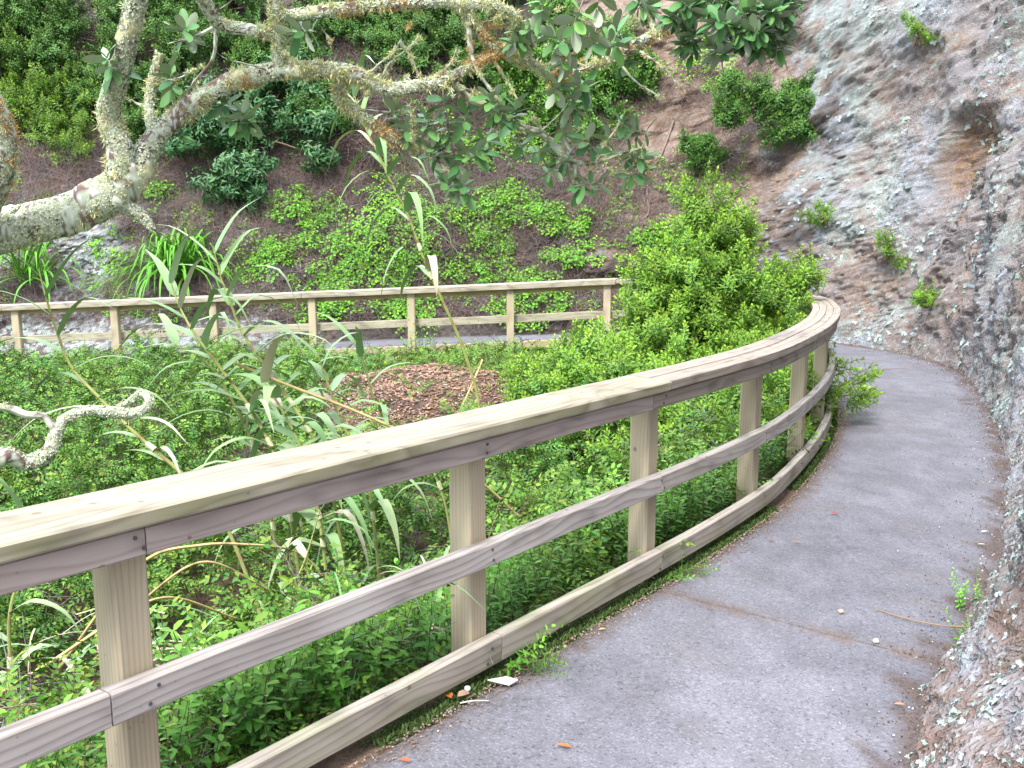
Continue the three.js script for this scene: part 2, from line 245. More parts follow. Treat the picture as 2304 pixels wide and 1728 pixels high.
{
  const posts = [-1.4, -0.05, 1.29, 2.635, 3.915, 5.25, 6.55, 7.85, 9.15, 10.45, 11.75, 13.05]; const E = FAR0 - 0.06;
  posts.forEach((s, k) => { if (s < E) post(s, -0.15, -0.053, 0.877, 0.7, M.post, nearFence, k + 1); });
  part('cap_board', board(-2.6, 3.93, -0.215, 0.02, 0.88, 0.925, capTint(1), { ch: 0.007, v: 0.04 }), M.cap, nearFence);
  const w = 0.235 / 4; for (let k = 0; k < 4; k++) part('cap_lamination', board(3.936, E, -0.215 + w * k + 0.0012, -0.215 + w * (k + 1) - 0.0012, 0.88 + 0.001 * k, 0.925 + 0.0015 * Math.sin(k * 2.1), plain([1.06, 1.03, 1.0], k * 4), { ch: 0.003, u: k * 0.77, v: k * 0.09 }), M.curve, nearFence);
  for (const [a, b, m] of [[-2.6, 1.3, 'fascia'], [1.304, 3.80, 'fascia'], [3.805, 7.84, 'curve'], [7.846, E, 'curve']]) part('fascia_board', board(a, b, -0.05, 0, 0.805, 0.876, plain(m === 'fascia' ? [1, 1, 1] : [1.05, 1.03, 0.98], a * 3)), M[m], nearFence);
  for (const [a, b, m, u] of [[-2.6, 1.18, 'rail', 0], [1.185, 3.90, 'rail', 0.6], [3.906, 7.84, 'rail2', 0], [7.846, E, 'rail2', 1]]) part('middle_rail', board(a, b, -0.05, 0, 0.408, 0.493, plain([1, 1, 1], a * 2 + 5), { u, v: 0.02 }), M[m], nearFence);
  for (const [a, b, m] of [[-2.6, 2.70, 'rail2'], [2.705, 3.93, 'rail2'], [3.936, 6.53, 'rail2'], [6.536, E, 'rail2']]) part('kerb_board', board(a, b, -0.05, 0, 0.028, 0.13, kerbTint(a * 2 + 9), { v: 0.06 + a * 0.02 }), M[m], nearFence);
  for (const s of posts) if (s > 0 && s < 9) for (const y of [0.43, 0.47, 0.825, 0.855, 0.05, 0.1]) { const L = line(s + 0.02 * Math.sin(y * 40 + s)), m = part('nail', nail, nailMat, nearFence); m.position.set(L.p.x + L.nx * 0.002, L.p.y + y, L.p.z + L.nz * 0.002); m.rotation.y = Math.atan2(L.nx, L.nz); }
}
const farFence = thing('timber_fence', 'pale straight timber railing on the far leg of the path, below the bank', 'fence');
{
  const F = FAR0; for (let k = 0; k < 9; k++) post(F + 0.10 + k * 1.36, -0.155, -0.053, 0.857, 0.5, M.post, farFence, k + 20);
  const far = (k) => (e, s, y, o) => { const m = mott(s, y, o, k), g = sst(0.1, 0.5, fbm(s * 5, o * 20, y * 20 + k, 3)); const c = mix3([1.1, 1.1, 1.12], [0.85, 0.75, 0.8], 0.7 * g); return [c[0] * m, c[1] * m, c[2] * m]; };
  for (const [a, b] of [[F - 0.05, F + 4.3], [F + 4.305, F + 8.4], [F + 8.406, F + 11.2]]) part('cap_board', board(a, b, -0.215, 0.02, 0.86, 0.935, far(a), { ch: 0.006 }), M.cap, farFence);
  for (const [a, b] of [[F - 0.05, F + 2.8], [F + 2.805, F + 6.95], [F + 6.956, F + 11.2]]) {
    part('fascia_board', board(a, b, -0.05, 0, 0.79, 0.857, plain([1.1, 1, 0.86], a)), M.post, farFence);
    part('middle_rail', board(a, b, -0.05, 0, 0.385, 0.49, plain([1.05, 1.07, 1.03], a + 3)), M.cap, farFence);
    part('kerb_board', board(a, b, -0.05, 0, 0.02, 0.12, kerbTint(a + 7)), M.post, farFence);
  }
}

// ---------------------------------------------------------------- cliff and bank behind the path
// one surface over (arc length along the outer line, length up the slope)
const OLEN = OC.getLength();
const uMark = OUT.map(([x, z]) => { let b = 0, bd = 1e9; for (let i = 0; i <= 1500; i++) { const p = OC.getPointAt(i / 1500), d = (p.x - x) ** 2 + (p.z - z) ** 2; if (d < bd) { bd = d; b = i / 1500 * OLEN; } } return b; });
const rockAt = (u) => 1 - sst(uMark[14], uMark[16] + 0.5, u);   // 1 on the bare cliff, 0 on the earth bank
const nicheU = uMark[13] + 0.7;
const hsh = (i, j, k) => { let h = Math.imul(i, 374761393) ^ Math.imul(j, 668265263) ^ Math.imul(k, 1274126177); h = Math.imul(h ^ (h >>> 13), 1274126177); return ((h ^ (h >>> 16)) >>> 0) / 4294967296; };
function blocks(x, y, z) { // jointed stone: distance to the two nearest block centres and the block's own number
  const X = Math.floor(x), Y = Math.floor(y), Z = Math.floor(z); let a = 9, b = 9, id = 0;
  for (let i = X - 1; i <= X + 1; i++) for (let j = Y - 1; j <= Y + 1; j++) for (let k = Z - 1; k <= Z + 1; k++) { const h = hsh(i, j, k), d = Math.hypot(i + h - x, j + hsh(j, k, i + 7) - y, k + hsh(k, i, j + 31) - z); if (d < a) { b = a; a = d; id = h; } else if (d < b) b = d; }
  return { a, gap: b - a, id };
}
function bankPoint(u, v) { // v = metres up the slope
  const t = clamp(u / OLEN), p = OC.getPointAt(t), q = OC.getTangentAt(t), h = Math.hypot(q.x, q.z), nx = -q.z / h, nz = q.x / h, k = rockAt(u);
  const foot = 0.45 * Math.min(v, 0.45), up1 = Math.max(0, v - 0.45);
  const aN = 75 * Math.PI / 180, aB = 58 * Math.PI / 180, a = lerp(aB, aN, k), fk = sst(uMark[9], uMark[6], u);
  let o = lerp(Math.cos(a) * Math.min(v, 0.45), 0.50 * Math.min(v, 0.45), fk) + Math.cos(a) * up1, y = lerp(Math.sin(a), 0.86, fk) * Math.min(v, 0.45) + Math.sin(a) * up1;
  const X = p.x + nx * o, Z = p.z + nz * o, ramp = sst(0, 0.8, v);
  const big = fbm(X * 0.42 + 3, y * 0.5, Z * 0.42, 3), dgl = u * 0.8 + y * 0.62; // furrows run down across the face
  const rid = 1 - Math.abs(noise(dgl * 1.5, (y - u * 0.5) * 0.28, 7)) * 2, mid = fbm(X * 2.2, y * 2.2, Z * 2.2, 4), fine = fbm(X * 9, y * 9, Z * 9, 3);
  let d = ramp * (lerp(0.55, 0.26, k) * big + 0.10 * k * (rid - 0.5)) + (0.35 + 0.65 * ramp) * (lerp(0.20, 0.085, k) * mid + 0.045 * fine) + 0.018 * noise(X * 30, y * 30, Z * 30) + k * 0.05 * Math.abs(noise(X * 4.5, y * 4.5, Z * 4.5));
  const wx = X + 0.25 * fine, wy = y + 0.25 * mid, B1 = blocks(wx * 1.3, wy * 0.45, Z * 1.3), B2 = blocks(wx * 3.4, wy * 2.4, Z * 3.4);
  d += (0.3 + 0.7 * ramp) * (0.35 + 0.65 * k) * (0.13 * (B1.id - 0.5) * sst(0, 0.3, B1.gap) + 0.06 * sst(0.07, 0.0, B1.gap) + 0.03 * (B2.id - 0.5) * sst(0, 0.2, B2.gap) + 0.018 * sst(0.08, 0, B2.gap));
  const nd = Math.exp(-Math.pow(((u - nicheU) / 0.34) ** 2 + ((y - 2.55) / 0.55) ** 2, 2)); d += 0.26 * nd * k;
  const lip = Math.exp(-(((u - nicheU) / 0.42) ** 2 + ((y - 3.2) / 0.14) ** 2)); d -= 0.10 * lip * k;
  d = lerp(d, Math.max(d - 0.05, -0.10 - 0.05 * sst(0.2, 1.2, v)), sst(uMark[10], uMark[7], u)); o += d; y += 0.25 * d * (1 - k);
  return { x: p.x + nx * o, y: p.y - 0.06 + y, z: p.z + nz * o, nx, nz, k, d, nd, mid, fine, rid, ly: y, b1: B1.id, b2: B2.id, g1: B1.gap, g2: B2.gap };
}
function bankColor(b, u) {
  const { x, y, z, k } = b, n1 = fbm(x * 0.9, y * 0.9, z * 0.9 + 20, 3), n2 = fbm(x * 3.4, y * 3.4, z * 3.4, 3), n3 = fbm(x * 13, y * 13, z * 13, 2), n4 = noise(x * 41, y * 41, z * 41);
  // rock: mauve grey and brown stone under crusts of lichen
  const tones = [[0.34, 0.31, 0.32], [0.35, 0.295, 0.265], [0.32, 0.315, 0.34], [0.32, 0.255, 0.225], [0.37, 0.335, 0.335]];
  let rock = mix3(tones[Math.floor(b.b1 * 4.99)], tones[Math.floor(b.b2 * 4.99)], 0.5); rock = mix3(rock, mix3([0.38, 0.355, 0.37], [0.345, 0.27, 0.235], sst(-0.1, 0.45, n1 + 0.4 * n2)), 0.5);
  rock = mix3(rock, [0.43, 0.30, 0.215], 0.6 * sst(0.22, 0.6, 0.6 * n2 + 1.1 * fbm(x * 0.75 + 31, y * 0.6, z * 0.75, 3)));
  const pale = sst(-0.15, 0.22, 0.5 * n2 + 0.5 * n3 + 0.8 * fbm(x * 0.55 + 9, y * 0.55, z * 0.55, 3));
  rock = mix3(rock, n1 > 0 ? [0.43, 0.50, 0.495] : [0.425, 0.475, 0.545], 0.85 * pale);
  if (n4 + 0.4 * n3 > 0.5) rock = mix3(rock, [0.52, 0.53, 0.53], 0.7);
  const och = clamp(b.nd * 1.3 + 0.55 * Math.exp(-(((u - nicheU + 0.25) / 0.5) ** 2 + ((b.ly - 1.75) / 0.7) ** 2)) * sst(-0.1, 0.3, n2)); rock = mix3(rock, mix3([0.36, 0.225, 0.12], [0.27, 0.185, 0.16], sst(-0.1, 0.25, n3)), 0.85 * och);
  const soilF = sst(0.9, 0.2, b.ly + 0.6 * n2); rock = mix3(rock, [0.29, 0.185, 0.14], 0.8 * soilF * sst(uMark[8], uMark[4], u) * sst(-0.3, 0.1, n3)); // red earth caught on the ledges at the foot
  // earth bank: brown soil, bare tan scar towards the cliff, stony and lichened low on the left
  let soil = mix3([0.10, 0.084, 0.077], [0.165, 0.137, 0.124], sst(-0.3, 0.4, n2 + 0.5 * n1)); soil = mix3(soil, [0.05, 0.038, 0.034], sst(0.05, 0.45, n3 + 0.3 * n2));
  const scar = sst(-0.2, 0.25, 1.25 * Math.exp(-(((x - 2.9) / 1.5) ** 2 + ((y - 3.0) / 1.9) ** 2)) + 0.35 * n1 - 0.25); soil = mix3(soil, mix3([0.46, 0.35, 0.285], [0.34, 0.235, 0.175], sst(-0.2, 0.3, n3 + n2)), scar);
  const stone = sst(-3.6, -4.6, x + 0.8 * n1) * sst(2.2, 1.2, y + 0.6 * n1) * (1 - k); if (stone > 0) { const c = mix3([0.22, 0.19, 0.18], [0.52, 0.58, 0.61], sst(-0.05, 0.15, n3 + 0.6 * n2)); soil = mix3(soil, n4 > 0.4 ? [0.8, 0.82, 0.82] : c, stone); }
  return mix3(soil, rock, sst(0.25, 0.7, k + 0.5 * n2 + 0.25 * n1));
}
const bankUV = { u: [], v: [] };
{ // grid lines: finer where the surface is near the path's viewer
  let u = 0.6; while (u < OLEN - 0.2) { bankUV.u.push(u); const p = OC.getPointAt(u / OLEN), d = Math.hypot(p.x, p.z); u += (p.z > -2 ? 0.12 : clamp(0.0033 * d, 0.012, 0.05)); }
  let v = 0; while (v < 9.5) { bankUV.v.push(v); v += v < 3 ? 0.024 : 0.04; }
}
const bank = (() => {
  const U = bankUV.u, Vv = bankUV.v, nu = U.length, nv = Vv.length, pos = new Float32Array(nu * nv * 3), col = new Float32Array(nu * nv * 3), uv = new Float32Array(nu * nv * 2), off = new Float32Array(nu * nv);
  for (let i = 0; i < nu; i++) for (let j = 0; j < nv; j++) { const b = bankPoint(U[i], Vv[j]), k = i * nv + j, c = bankColor(b, U[i]); pos.set([b.x, b.y, b.z], k * 3); col.set(c, k * 3); uv.set([U[i], Vv[j]], k * 2); off[k] = b.d; }
  const jm = Vv.findIndex((v) => v > 2.2); let run = 0; for (let i = 0; i < nu; i++) { const k = (i * nv + jm) * 3; if (i) run += Math.min(0.2, Math.hypot(pos[k] - pos[k - nv * 3], pos[k + 2] - pos[k + 2 - nv * 3])); for (let j = 0; j < nv; j++) uv[(i * nv + j) * 2] = run - off[i * nv + j]; }
  const cut = U.findIndex((u) => u > uMark[15] - 0.2), lo = U.findIndex((u) => u > uMark[18] + 0.7), near = [], far = [], left = [];
  for (let i = 0; i + 1 < nu; i++) for (let j = 0; j + 1 < nv; j++) { const a = i * nv + j, b = a + nv; (i < cut ? near : i < lo ? far : left).push(a, a + 1, b, b, a + 1, b + 1); }
  const g = geoOf(pos, near.concat(far, left), col, uv), sub = (ix) => { const lo = ix.reduce((m, v) => Math.min(m, v), 1e9), hi = ix.reduce((m, v) => Math.max(m, v), 0), s = new THREE.BufferGeometry(); for (const [n, w] of [['position', 3], ['normal', 3], ['color', 3], ['uv', 2]]) s.setAttribute(n, new THREE.BufferAttribute(g.attributes[n].array.slice(lo * w, (hi + 1) * w), w)); s.setIndex(ix.map((v) => v - lo)); return s; };
  structure('cliff', sub(near), lichenRock, 'steep grey cliff crusted with lichen along the outside of the path'); structure('hillside', sub(far), grit, 'steep brown earth bank above the far leg of the path'); structure('hillside', sub(left), lichenRock, 'stony lower bank spotted with lichen behind the left end of the far railing');
  return { g, nu, nv, pos };
})();
function onBank(x, y) { // the bank's surface near a place on the far bank, seen square on
  let best = 0, bd = 1e9; for (let k = 0; k < bank.nu * bank.nv; k += 3) { const d = (bank.pos[k * 3] - x) ** 2 + (bank.pos[k * 3 + 1] - y) ** 2 + (bank.pos[k * 3 + 2] > -9 ? 99 : 0); if (d < bd) { bd = d; best = k; } }
  return bankFrame(best);
}
function bankFrame(k) { const n = bank.g.attributes.normal.array, p = bank.pos; return { p: V(p[k * 3], p[k * 3 + 1], p[k * 3 + 2]), n: V(n[k * 3], n[k * 3 + 1], n[k * 3 + 2]) }; }
function nearBank(x, y, z) { let best = 0, bd = 1e9; for (let k = 0; k < bank.nu * bank.nv; k++) { const d = (bank.pos[k * 3] - x) ** 2 + (bank.pos[k * 3 + 1] - y) ** 2 + (bank.pos[k * 3 + 2] - z) ** 2; if (d < bd) { bd = d; best = k; } } return bankFrame(best); }
// quick look-up of the surface on the far bank: cells of x and y
const farGrid = (() => { const map = new Map(), c = 0.12; for (let k = 0; k < bank.nu * bank.nv; k++) { const z = bank.pos[k * 3 + 2]; if (z > -10) continue; const key = Math.floor(bank.pos[k * 3] / c) + ',' + Math.floor(bank.pos[k * 3 + 1] / c); if (!map.has(key)) map.set(key, []); map.get(key).push(k); }
  return { find(p) { const i = Math.floor(p.x / c), j = Math.floor(p.y / c); let best = -1, bd = 1e9; for (let r = 0; r < 4 && best < 0; r++) for (let a = -r; a <= r; a++) for (let b = -r; b <= r; b++) for (const k of map.get((i + a) + ',' + (j + b)) ?? []) { const d = (bank.pos[k * 3] - p.x) ** 2 + (bank.pos[k * 3 + 1] - p.y) ** 2 + 0.1 * (bank.pos[k * 3 + 2] - p.z) ** 2; if (d < bd) { bd = d; best = k; } } return best < 0 ? { p, n: V(0, 0.5, 0.8) } : bankFrame(best); } }; })();

// ---------------------------------------------------------------- leaves and sprigs
const rnd = RNG(2024), rr = (a, b) => lerp(a, b, rnd());
class LB { // collects leaves and stems of one sprig
  constructor() { this.p = []; this.i = []; this.c = []; }
  leaf(b, d, up, len, wid, c, o = {}) { // folded leaf from b along d, face towards up
    d = d.clone().normalize(); let s = d.clone().cross(up); if (s.length() < 0.05) s = d.clone().cross(V(0.3, 0.2, 0.9)); s.normalize(); const n = s.clone().cross(d), fold = o.fold ?? 0.25, curl = o.curl ?? 0.12, st = o.st ?? [[0.32, 0.85], [0.68, 0.9]];
    const k = this.p.length / 3, at = (t, w, h) => { const q = b.clone().addScaledVector(d, len * t).addScaledVector(s, w).addScaledVector(n, h - curl * len * t * t); this.p.push(q.x, q.y, q.z); };
    const C = o.c2 ? (t) => mix3(c, o.c2, t) : () => c;
    at(0, 0, 0); this.c.push(...C(0));
    for (const [t, w] of st) { at(t, -wid / 2 * w, fold * wid / 2 * w); at(t, 0, 0); at(t, wid / 2 * w, fold * wid / 2 * w); for (let q = 0; q < 3; q++) this.c.push(...C(t)); }
    at(1, 0, 0); this.c.push(...C(1)); const m = st.length, e = k + 1 + 3 * m;
    this.i.push(k, k + 2, k + 1, k, k + 3, k + 2); for (let q = 0; q + 1 < m; q++) { const a = k + 1 + 3 * q; this.i.push(a, a + 1, a + 3, a + 3, a + 1, a + 4, a + 1, a + 2, a + 4, a + 4, a + 2, a + 5); }
    const l = k + 1 + 3 * (m - 1); this.i.push(l, l + 1, e, l + 1, l + 2, e); return this;
  }
  stick(a, b, r, c) { const d = b.clone().sub(a).normalize(), s = d.clone().cross(Math.abs(d.y) > 0.9 ? V(1, 0, 0) : UPV).normalize(), n = s.clone().cross(d), k = this.p.length / 3; for (const [P, R] of [[a, r], [b, r * 0.6]]) for (let q = 0; q < 3; q++) { const A = q * 2.094, v = P.clone().addScaledVector(s, R * Math.cos(A)).addScaledVector(n, R * Math.sin(A)); this.p.push(v.x, v.y, v.z); this.c.push(...c); } for (let q = 0; q < 3; q++) { const a0 = k + q, a1 = k + (q + 1) % 3; this.i.push(a0, a1, a0 + 3, a0 + 3, a1, a1 + 3); } return this; }
  geo() { return geoOf(this.p, this.i, this.c); }
}
const vary = (c, k = 0.15) => { const m = 1 + k * (rnd() * 2 - 1), h = k * 0.5 * (rnd() * 2 - 1); return [c[0] * m * (1 + h), c[1] * m, c[2] * m * (1 - h)]; };
const dirAt = (az, el) => V(Math.cos(az) * Math.cos(el), Math.sin(el), Math.sin(az) * Math.cos(el));
// rosette shoot: narrow leaves round an upright tip
function rosette(n, len, wid, c, young, stem = 0.1, ro = 0.35) { const L = new LB(); L.stick(V(0, -stem, 0), V(0, 0.02, 0), 0.0022, [0.12, 0.10, 0.05]); for (let i = 0; i < n; i++) { const t = i / (n - 1), az = i * 2.4 + rr(-0.3, 0.3), el = lerp(-0.1, 1.25, t * t) + rr(-0.2, 0.2); L.leaf(V(0, lerp(-stem, 0.01, t), 0), dirAt(az, el), UPV.clone().add(dirAt(az, 0).multiplyScalar(-0.3)), len * lerp(1, 0.7, t * t) * rr(0.8, 1.15), wid * rr(0.85, 1.1), vary(mix3(c, young, clamp(t * 1.5 - 0.5))), { fold: ro, curl: rr(-0.05, 0.2), st: [[0.6, 1]] }); } return L.geo(); }
// flat arching spray of small leaflets
function spray(n, len, leaf, c, c2) { const L = new LB(); let P = V(0, 0, 0), d = V(0.5, 0.85, 0).normalize(); const st = len / n; for (let i = 0; i < n; i++) { const Q = P.clone().addScaledVector(d, st); L.stick(P, Q, 0.0014, [0.12, 0.09, 0.04]); for (const s of [-1, 1]) L.leaf(Q, V(d.x * 0.7 + rr(-0.2, 0.2), d.y * 0.5 + rr(-0.2, 0.25), s * 1.0), V(-d.y, d.x, 0), leaf * rr(0.7, 1.15) * (1 - 0.3 * i / n), leaf * 0.42, vary(rnd() < 0.32 ? c2 : c, 0.25), { st: [[0.45, 1]], fold: 0.2, curl: rr(0, 0.3) }); P = Q; d = V(d.x + 0.12, d.y - 0.16, d.z + rr(-0.1, 0.1)).normalize(); } L.leaf(P, d, V(0, 1, 0), leaf, leaf * 0.4, vary(c2), { st: [[0.45, 1]] }); return L.geo(); }
// upright leafy shoot
function shoot(h, n, len, wid, c, young) { const L = new LB(); let P = V(0, 0, 0), d = V(rr(-0.15, 0.15), 1, rr(-0.15, 0.15)).normalize(); for (let i = 0; i < n; i++) { const Q = P.clone().addScaledVector(d, h / n), t = i / n; L.stick(P, Q, 0.003 * (1 - 0.6 * t), [0.16, 0.17, 0.05]); for (let q = 0; q < 2; q++) { const az = i * 1.57 + q * Math.PI + rr(-0.4, 0.4); L.leaf(Q, dirAt(az, lerp(0.15, 0.9, t * t) + rr(-0.2, 0.2)), UPV, len * lerp(1, 0.65, t * t) * rr(0.8, 1.2), wid * rr(0.85, 1.15), vary(mix3(c, young, clamp(t * 1.6 - 0.6))), { curl: rr(0.05, 0.35), st: [[0.3, 0.85], [0.7, 0.8]] }); } P = Q; d = V(d.x + rr(-0.1, 0.1), d.y, d.z + rr(-0.1, 0.1)).normalize(); } return L.geo(); }
// drooping glossy spray
function droop(n, len, wid, c, c2) { const L = new LB(); L.stick(V(0, -0.12, 0), V(0, 0.03, 0), 0.0035, [0.1, 0.08, 0.05]); for (let i = 0; i < n; i++) { const t = i / (n - 1), az = i * 2.4 + rr(-0.4, 0.4); L.leaf(V(0, lerp(-0.12, 0.03, t), 0), dirAt(az, rr(-0.7, 0.35)), UPV, len * rr(0.75, 1.15), wid * rr(0.85, 1.1), vary(rnd() < 0.15 ? c2 : c, 0.22), { curl: rr(0.1, 0.4), fold: 0.3 }); } return L.geo(); }
// handful of round vine leaves lying loosely against the ground
function vineBit(n, r, leaf, c, c2) { const L = new LB(); for (let i = 0; i < n; i++) { const a = rnd() * 6.28, q = r * Math.sqrt(rnd()), B = V(Math.cos(a) * q, rr(0.0, 0.05), Math.sin(a) * q); L.leaf(B, dirAt(rnd() * 6.28, rr(-0.3, 0.7)), V(rr(-0.4, 0.4), 1, rr(-0.4, 0.4)), leaf * rr(0.7, 1.2), leaf * 0.75, vary(rnd() < 0.3 ? c2 : c, 0.2), { st: [[0.3, 0.9], [0.7, 0.75]], fold: 0.2 }); if (i % 3 === 0) L.stick(V(0, 0, 0), B, 0.0016, [0.2, 0.14, 0.09]); } return L.geo(); }
// dry stems and fine twigs
function dryTwigs(n, len, c) { const L = new LB(); for (let i = 0; i < n; i++) { let P = V(rr(-0.12, 0.12), rr(0, 0.02), rr(-0.12, 0.12)), d = dirAt(rnd() * 6.28, rr(-0.1, 0.7)); const k = 4, cc = vary(c, 0.35), r = rr(0.0018, 0.0045); for (let q = 0; q < k; q++) { const Q = P.clone().addScaledVector(d, len * rr(0.5, 1.2) / k); L.stick(P, Q, r * (1 - 0.18 * q), cc); P = Q; d = d.clone().add(V(rr(-0.4, 0.4), rr(-0.5, 0.2), rr(-0.4, 0.4))).normalize(); } } return L.geo(); }
const GREEN = { bush: [0.145, 0.325, 0.024], bushY: [0.34, 0.55, 0.055], cover: [0.055, 0.18, 0.02], coverY: [0.15, 0.29, 0.028], weed: [0.095, 0.30, 0.03], weedY: [0.24, 0.5, 0.055], dark: [0.055, 0.155, 0.055], dark2: [0.10, 0.22, 0.08], vine: [0.14, 0.38, 0.022], vineY: [0.27, 0.55, 0.04], dry: [0.235, 0.18, 0.165] };
const LM = { soft: leafMat(0.65, 0.35), gloss: leafMat(0.45, 0), mid: leafMat(0.6, 0), stick: leafMat(0.9, 0) };
const SP = {
  bush: [0, 1, 2].map(() => rosette(16, 0.048, 0.016, GREEN.bush, GREEN.bushY, 0.09)),
  cover: [0, 1, 2].map(() => spray(8, 0.19, 0.032, GREEN.cover, GREEN.coverY)),
  coverY: [0, 1].map(() => spray(8, 0.18, 0.03, [0.075, 0.21, 0.02], [0.17, 0.29, 0.03])),
  weed: [0, 1, 2].map(() => shoot(0.30, 9, 0.048, 0.019, GREEN.weed, GREEN.weedY)),
  dark: [0, 1].map(() => droop(11, 0.085, 0.03, GREEN.dark, GREEN.dark2)),
  small: [0, 1].map(() => rosette(16, 0.05, 0.02, [0.075, 0.185, 0.038], [0.13, 0.265, 0.05], 0.12)),
  bright: [0, 1].map(() => rosette(16, 0.06, 0.022, [0.13, 0.28, 0.025], [0.27, 0.44, 0.045], 0.13)),
  midg: [0, 1].map(() => rosette(16, 0.055, 0.023, [0.08, 0.22, 0.036], [0.17, 0.36, 0.055], 0.12)),
  vine: [0, 1].map(() => vineBit(16, 0.13, 0.045, GREEN.vine, GREEN.vineY)),
  twig: [0, 1].map(() => dryTwigs(11, 0.42, GREEN.dry)),
};
const tint = (k = 0.18, warm = 0.08) => { const m = 1 + rr(-k, k), w = rr(-warm, warm); return new THREE.Color(m * (1 + w), m, m * (1 - w)); };
// shared out among a few leaf shapes: one InstancedMesh for each
function scatter(name, geos, mat, list, parent, label, category) { geos.forEach((g, k) => copies(name, g, mat, list.filter((_, i) => i % geos.length === k), parent, label, category)); }

// a shrub: lumpy crown of clumps of sprigs over branching stems
function shrub(name, label, category, group, base, lumps, n, per, kind, mat, size, o = {}) {
  const t = thing(name, label, category, group); t.position.copy(base); const list = [], vol = lumps.map((l) => l[3] * l[4] + l[4] * l[5] + l[3] * l[5]), tot = vol.reduce((a, b) => a + b);
  for (let i = 0; i < n; i++) {
    let q = rnd() * tot, k = 0; while ((q -= vol[k]) > 0 && k < lumps.length - 1) k++; const [cx, cy, cz, rx, ry, rz] = lumps[k];
    const d = V(rr(-1, 1), rr(-0.75, 1), rr(-1, 1)).normalize(), f = (rnd() < 0.7 ? rr(0.8, 1.05) : rr(0.3, 0.85)) * (1 + 0.45 * fbm(d.x * 2 + k * 5, d.y * 2, d.z * 2 + base.x, 2)) + (rnd() < 0.14 ? rr(0.1, 0.45) : 0);
    const P = V(cx + d.x * rx * f, cy + d.y * ry * f, cz + d.z * rz * f); if (o.keep && !o.keep(P.clone().add(base))) continue;
    const D = d.clone().addScaledVector(UPV, o.up ?? 0.7), cl = tint(0.16, 0.07);
    for (let j = 0; j < per; j++) { const c = cl.clone().multiplyScalar(rr(0.85, 1.15)), p = P.clone().add(V(rr(-1, 1), rr(-0.6, 0.8), rr(-1, 1)).multiplyScalar((o.spread ?? 0.09) * size)); list.push([aim(p, D.clone().add(V(rr(-0.55, 0.55), rr(-0.35, 0.55), rr(-0.55, 0.55))), rnd() * 6.28, size * rr(0.75, 1.2)), c]); }
  }
  scatter('foliage', kind, mat, list, t);
  lumps.forEach(([cx, cy, cz, rx, ry], k) => part('stem', tube([[rr(-0.08, 0.08), -0.15, rr(-0.08, 0.08), 0.022], [cx * 0.35, cy * 0.35, cz * 0.35, 0.017], [cx * 0.8, cy * 0.7, cz * 0.8, 0.013], [cx, cy + ry * 0.5, cz, 0.006]], 6, 0.08, () => vary([0.16, 0.12, 0.085], 0.2)), LM.stick, t));
  return t;
}

// ---------------------------------------------------------------- big bush in the bend
shrub('round_bush', 'big light green bush filling the bend behind the curved railing', 'bush', null, V(1.75, groundY(1.75, -9.2), -9.2),
  [[0.0, 1.15, -0.1, 0.62, 0.62, 0.55], [0.02, 2.05, -0.35, 0.24, 0.42, 0.24], [0.32, 1.85, -0.4, 0.22, 0.35, 0.22], [0.22, 1.55, -0.3, 0.4, 0.5, 0.38], [-0.32, 1.35, -0.1, 0.4, 0.5, 0.4], [0.95, 1.3, -0.5, 0.36, 0.36, 0.34], [0.6, 1.2, -0.3, 0.4, 0.4, 0.36], [0.35, 0.8, 0.35, 0.6, 0.5, 0.6], [-0.6, 0.8, 0.35, 0.55, 0.5, 0.5], [-1.05, 0.6, 0.5, 0.55, 0.42, 0.5], [-1.45, 0.45, 0.2, 0.45, 0.32, 0.5], [-0.2, 0.55, 0.9, 0.7, 0.5, 0.6], [0.15, 0.4, 1.6, 0.45, 0.45, 0.55], [0.55, 0.5, 1.0, 0.42, 0.5, 0.5], [-0.45, 0.35, 1.7, 0.6, 0.4, 0.55], [0.8, 0.5, 0.3, 0.3, 0.5, 0.45]],
  1750, 6, SP.bush, LM.soft, 1.25, { keep: (p) => { const q = nearInner(p.x, p.z); return q.d < -0.1 && p.y > groundY(p.x, p.z) - 0.05 && (p.y > q.y + 1.0 || q.d < -0.25 || (p.y < q.y + 0.75)); } });
{ // shoots of it that lean out between the rails
  const t = thing('overhanging_sprig', 'leafy green shoots poking out between the curved rails over the path', 'sprig'), list = [];
  for (let i = 0; i < 90; i++) { const s = rr(8.0, 9.1), L = line(s), o = rr(-0.25, 0.34), y = 0.16 + rr(-0.12, 0.22) + 0.1 * (o > 0 ? 1 : 0); list.push([aim(V(L.p.x + L.nx * o, L.p.y + y, L.p.z + L.nz * o), V(L.nx + rr(-0.5, 0.5), rr(0.2, 1), L.nz + rr(-0.5, 0.5)), rnd() * 6, rr(1.1, 1.8)), tint()]); }
  scatter('foliage', SP.bush, LM.soft, list, t);
  for (let i = 0; i < 7; i++) { const L = line(8.2 + i * 0.11), y0 = 0.1 + 0.03 * (i % 3); part('stem', tube([[L.p.x - L.nx * 0.5, L.p.y + y0 - 0.05, L.p.z - L.nz * 0.5, 0.006], [L.p.x, L.p.y + y0 + 0.08, L.p.z, 0.005], [L.p.x + L.nx * 0.25, L.p.y + y0 + 0.12, L.p.z + L.nz * 0.25, 0.002]], 5, 0.05, () => [0.15, 0.12, 0.06]), LM.stick, t); }
}

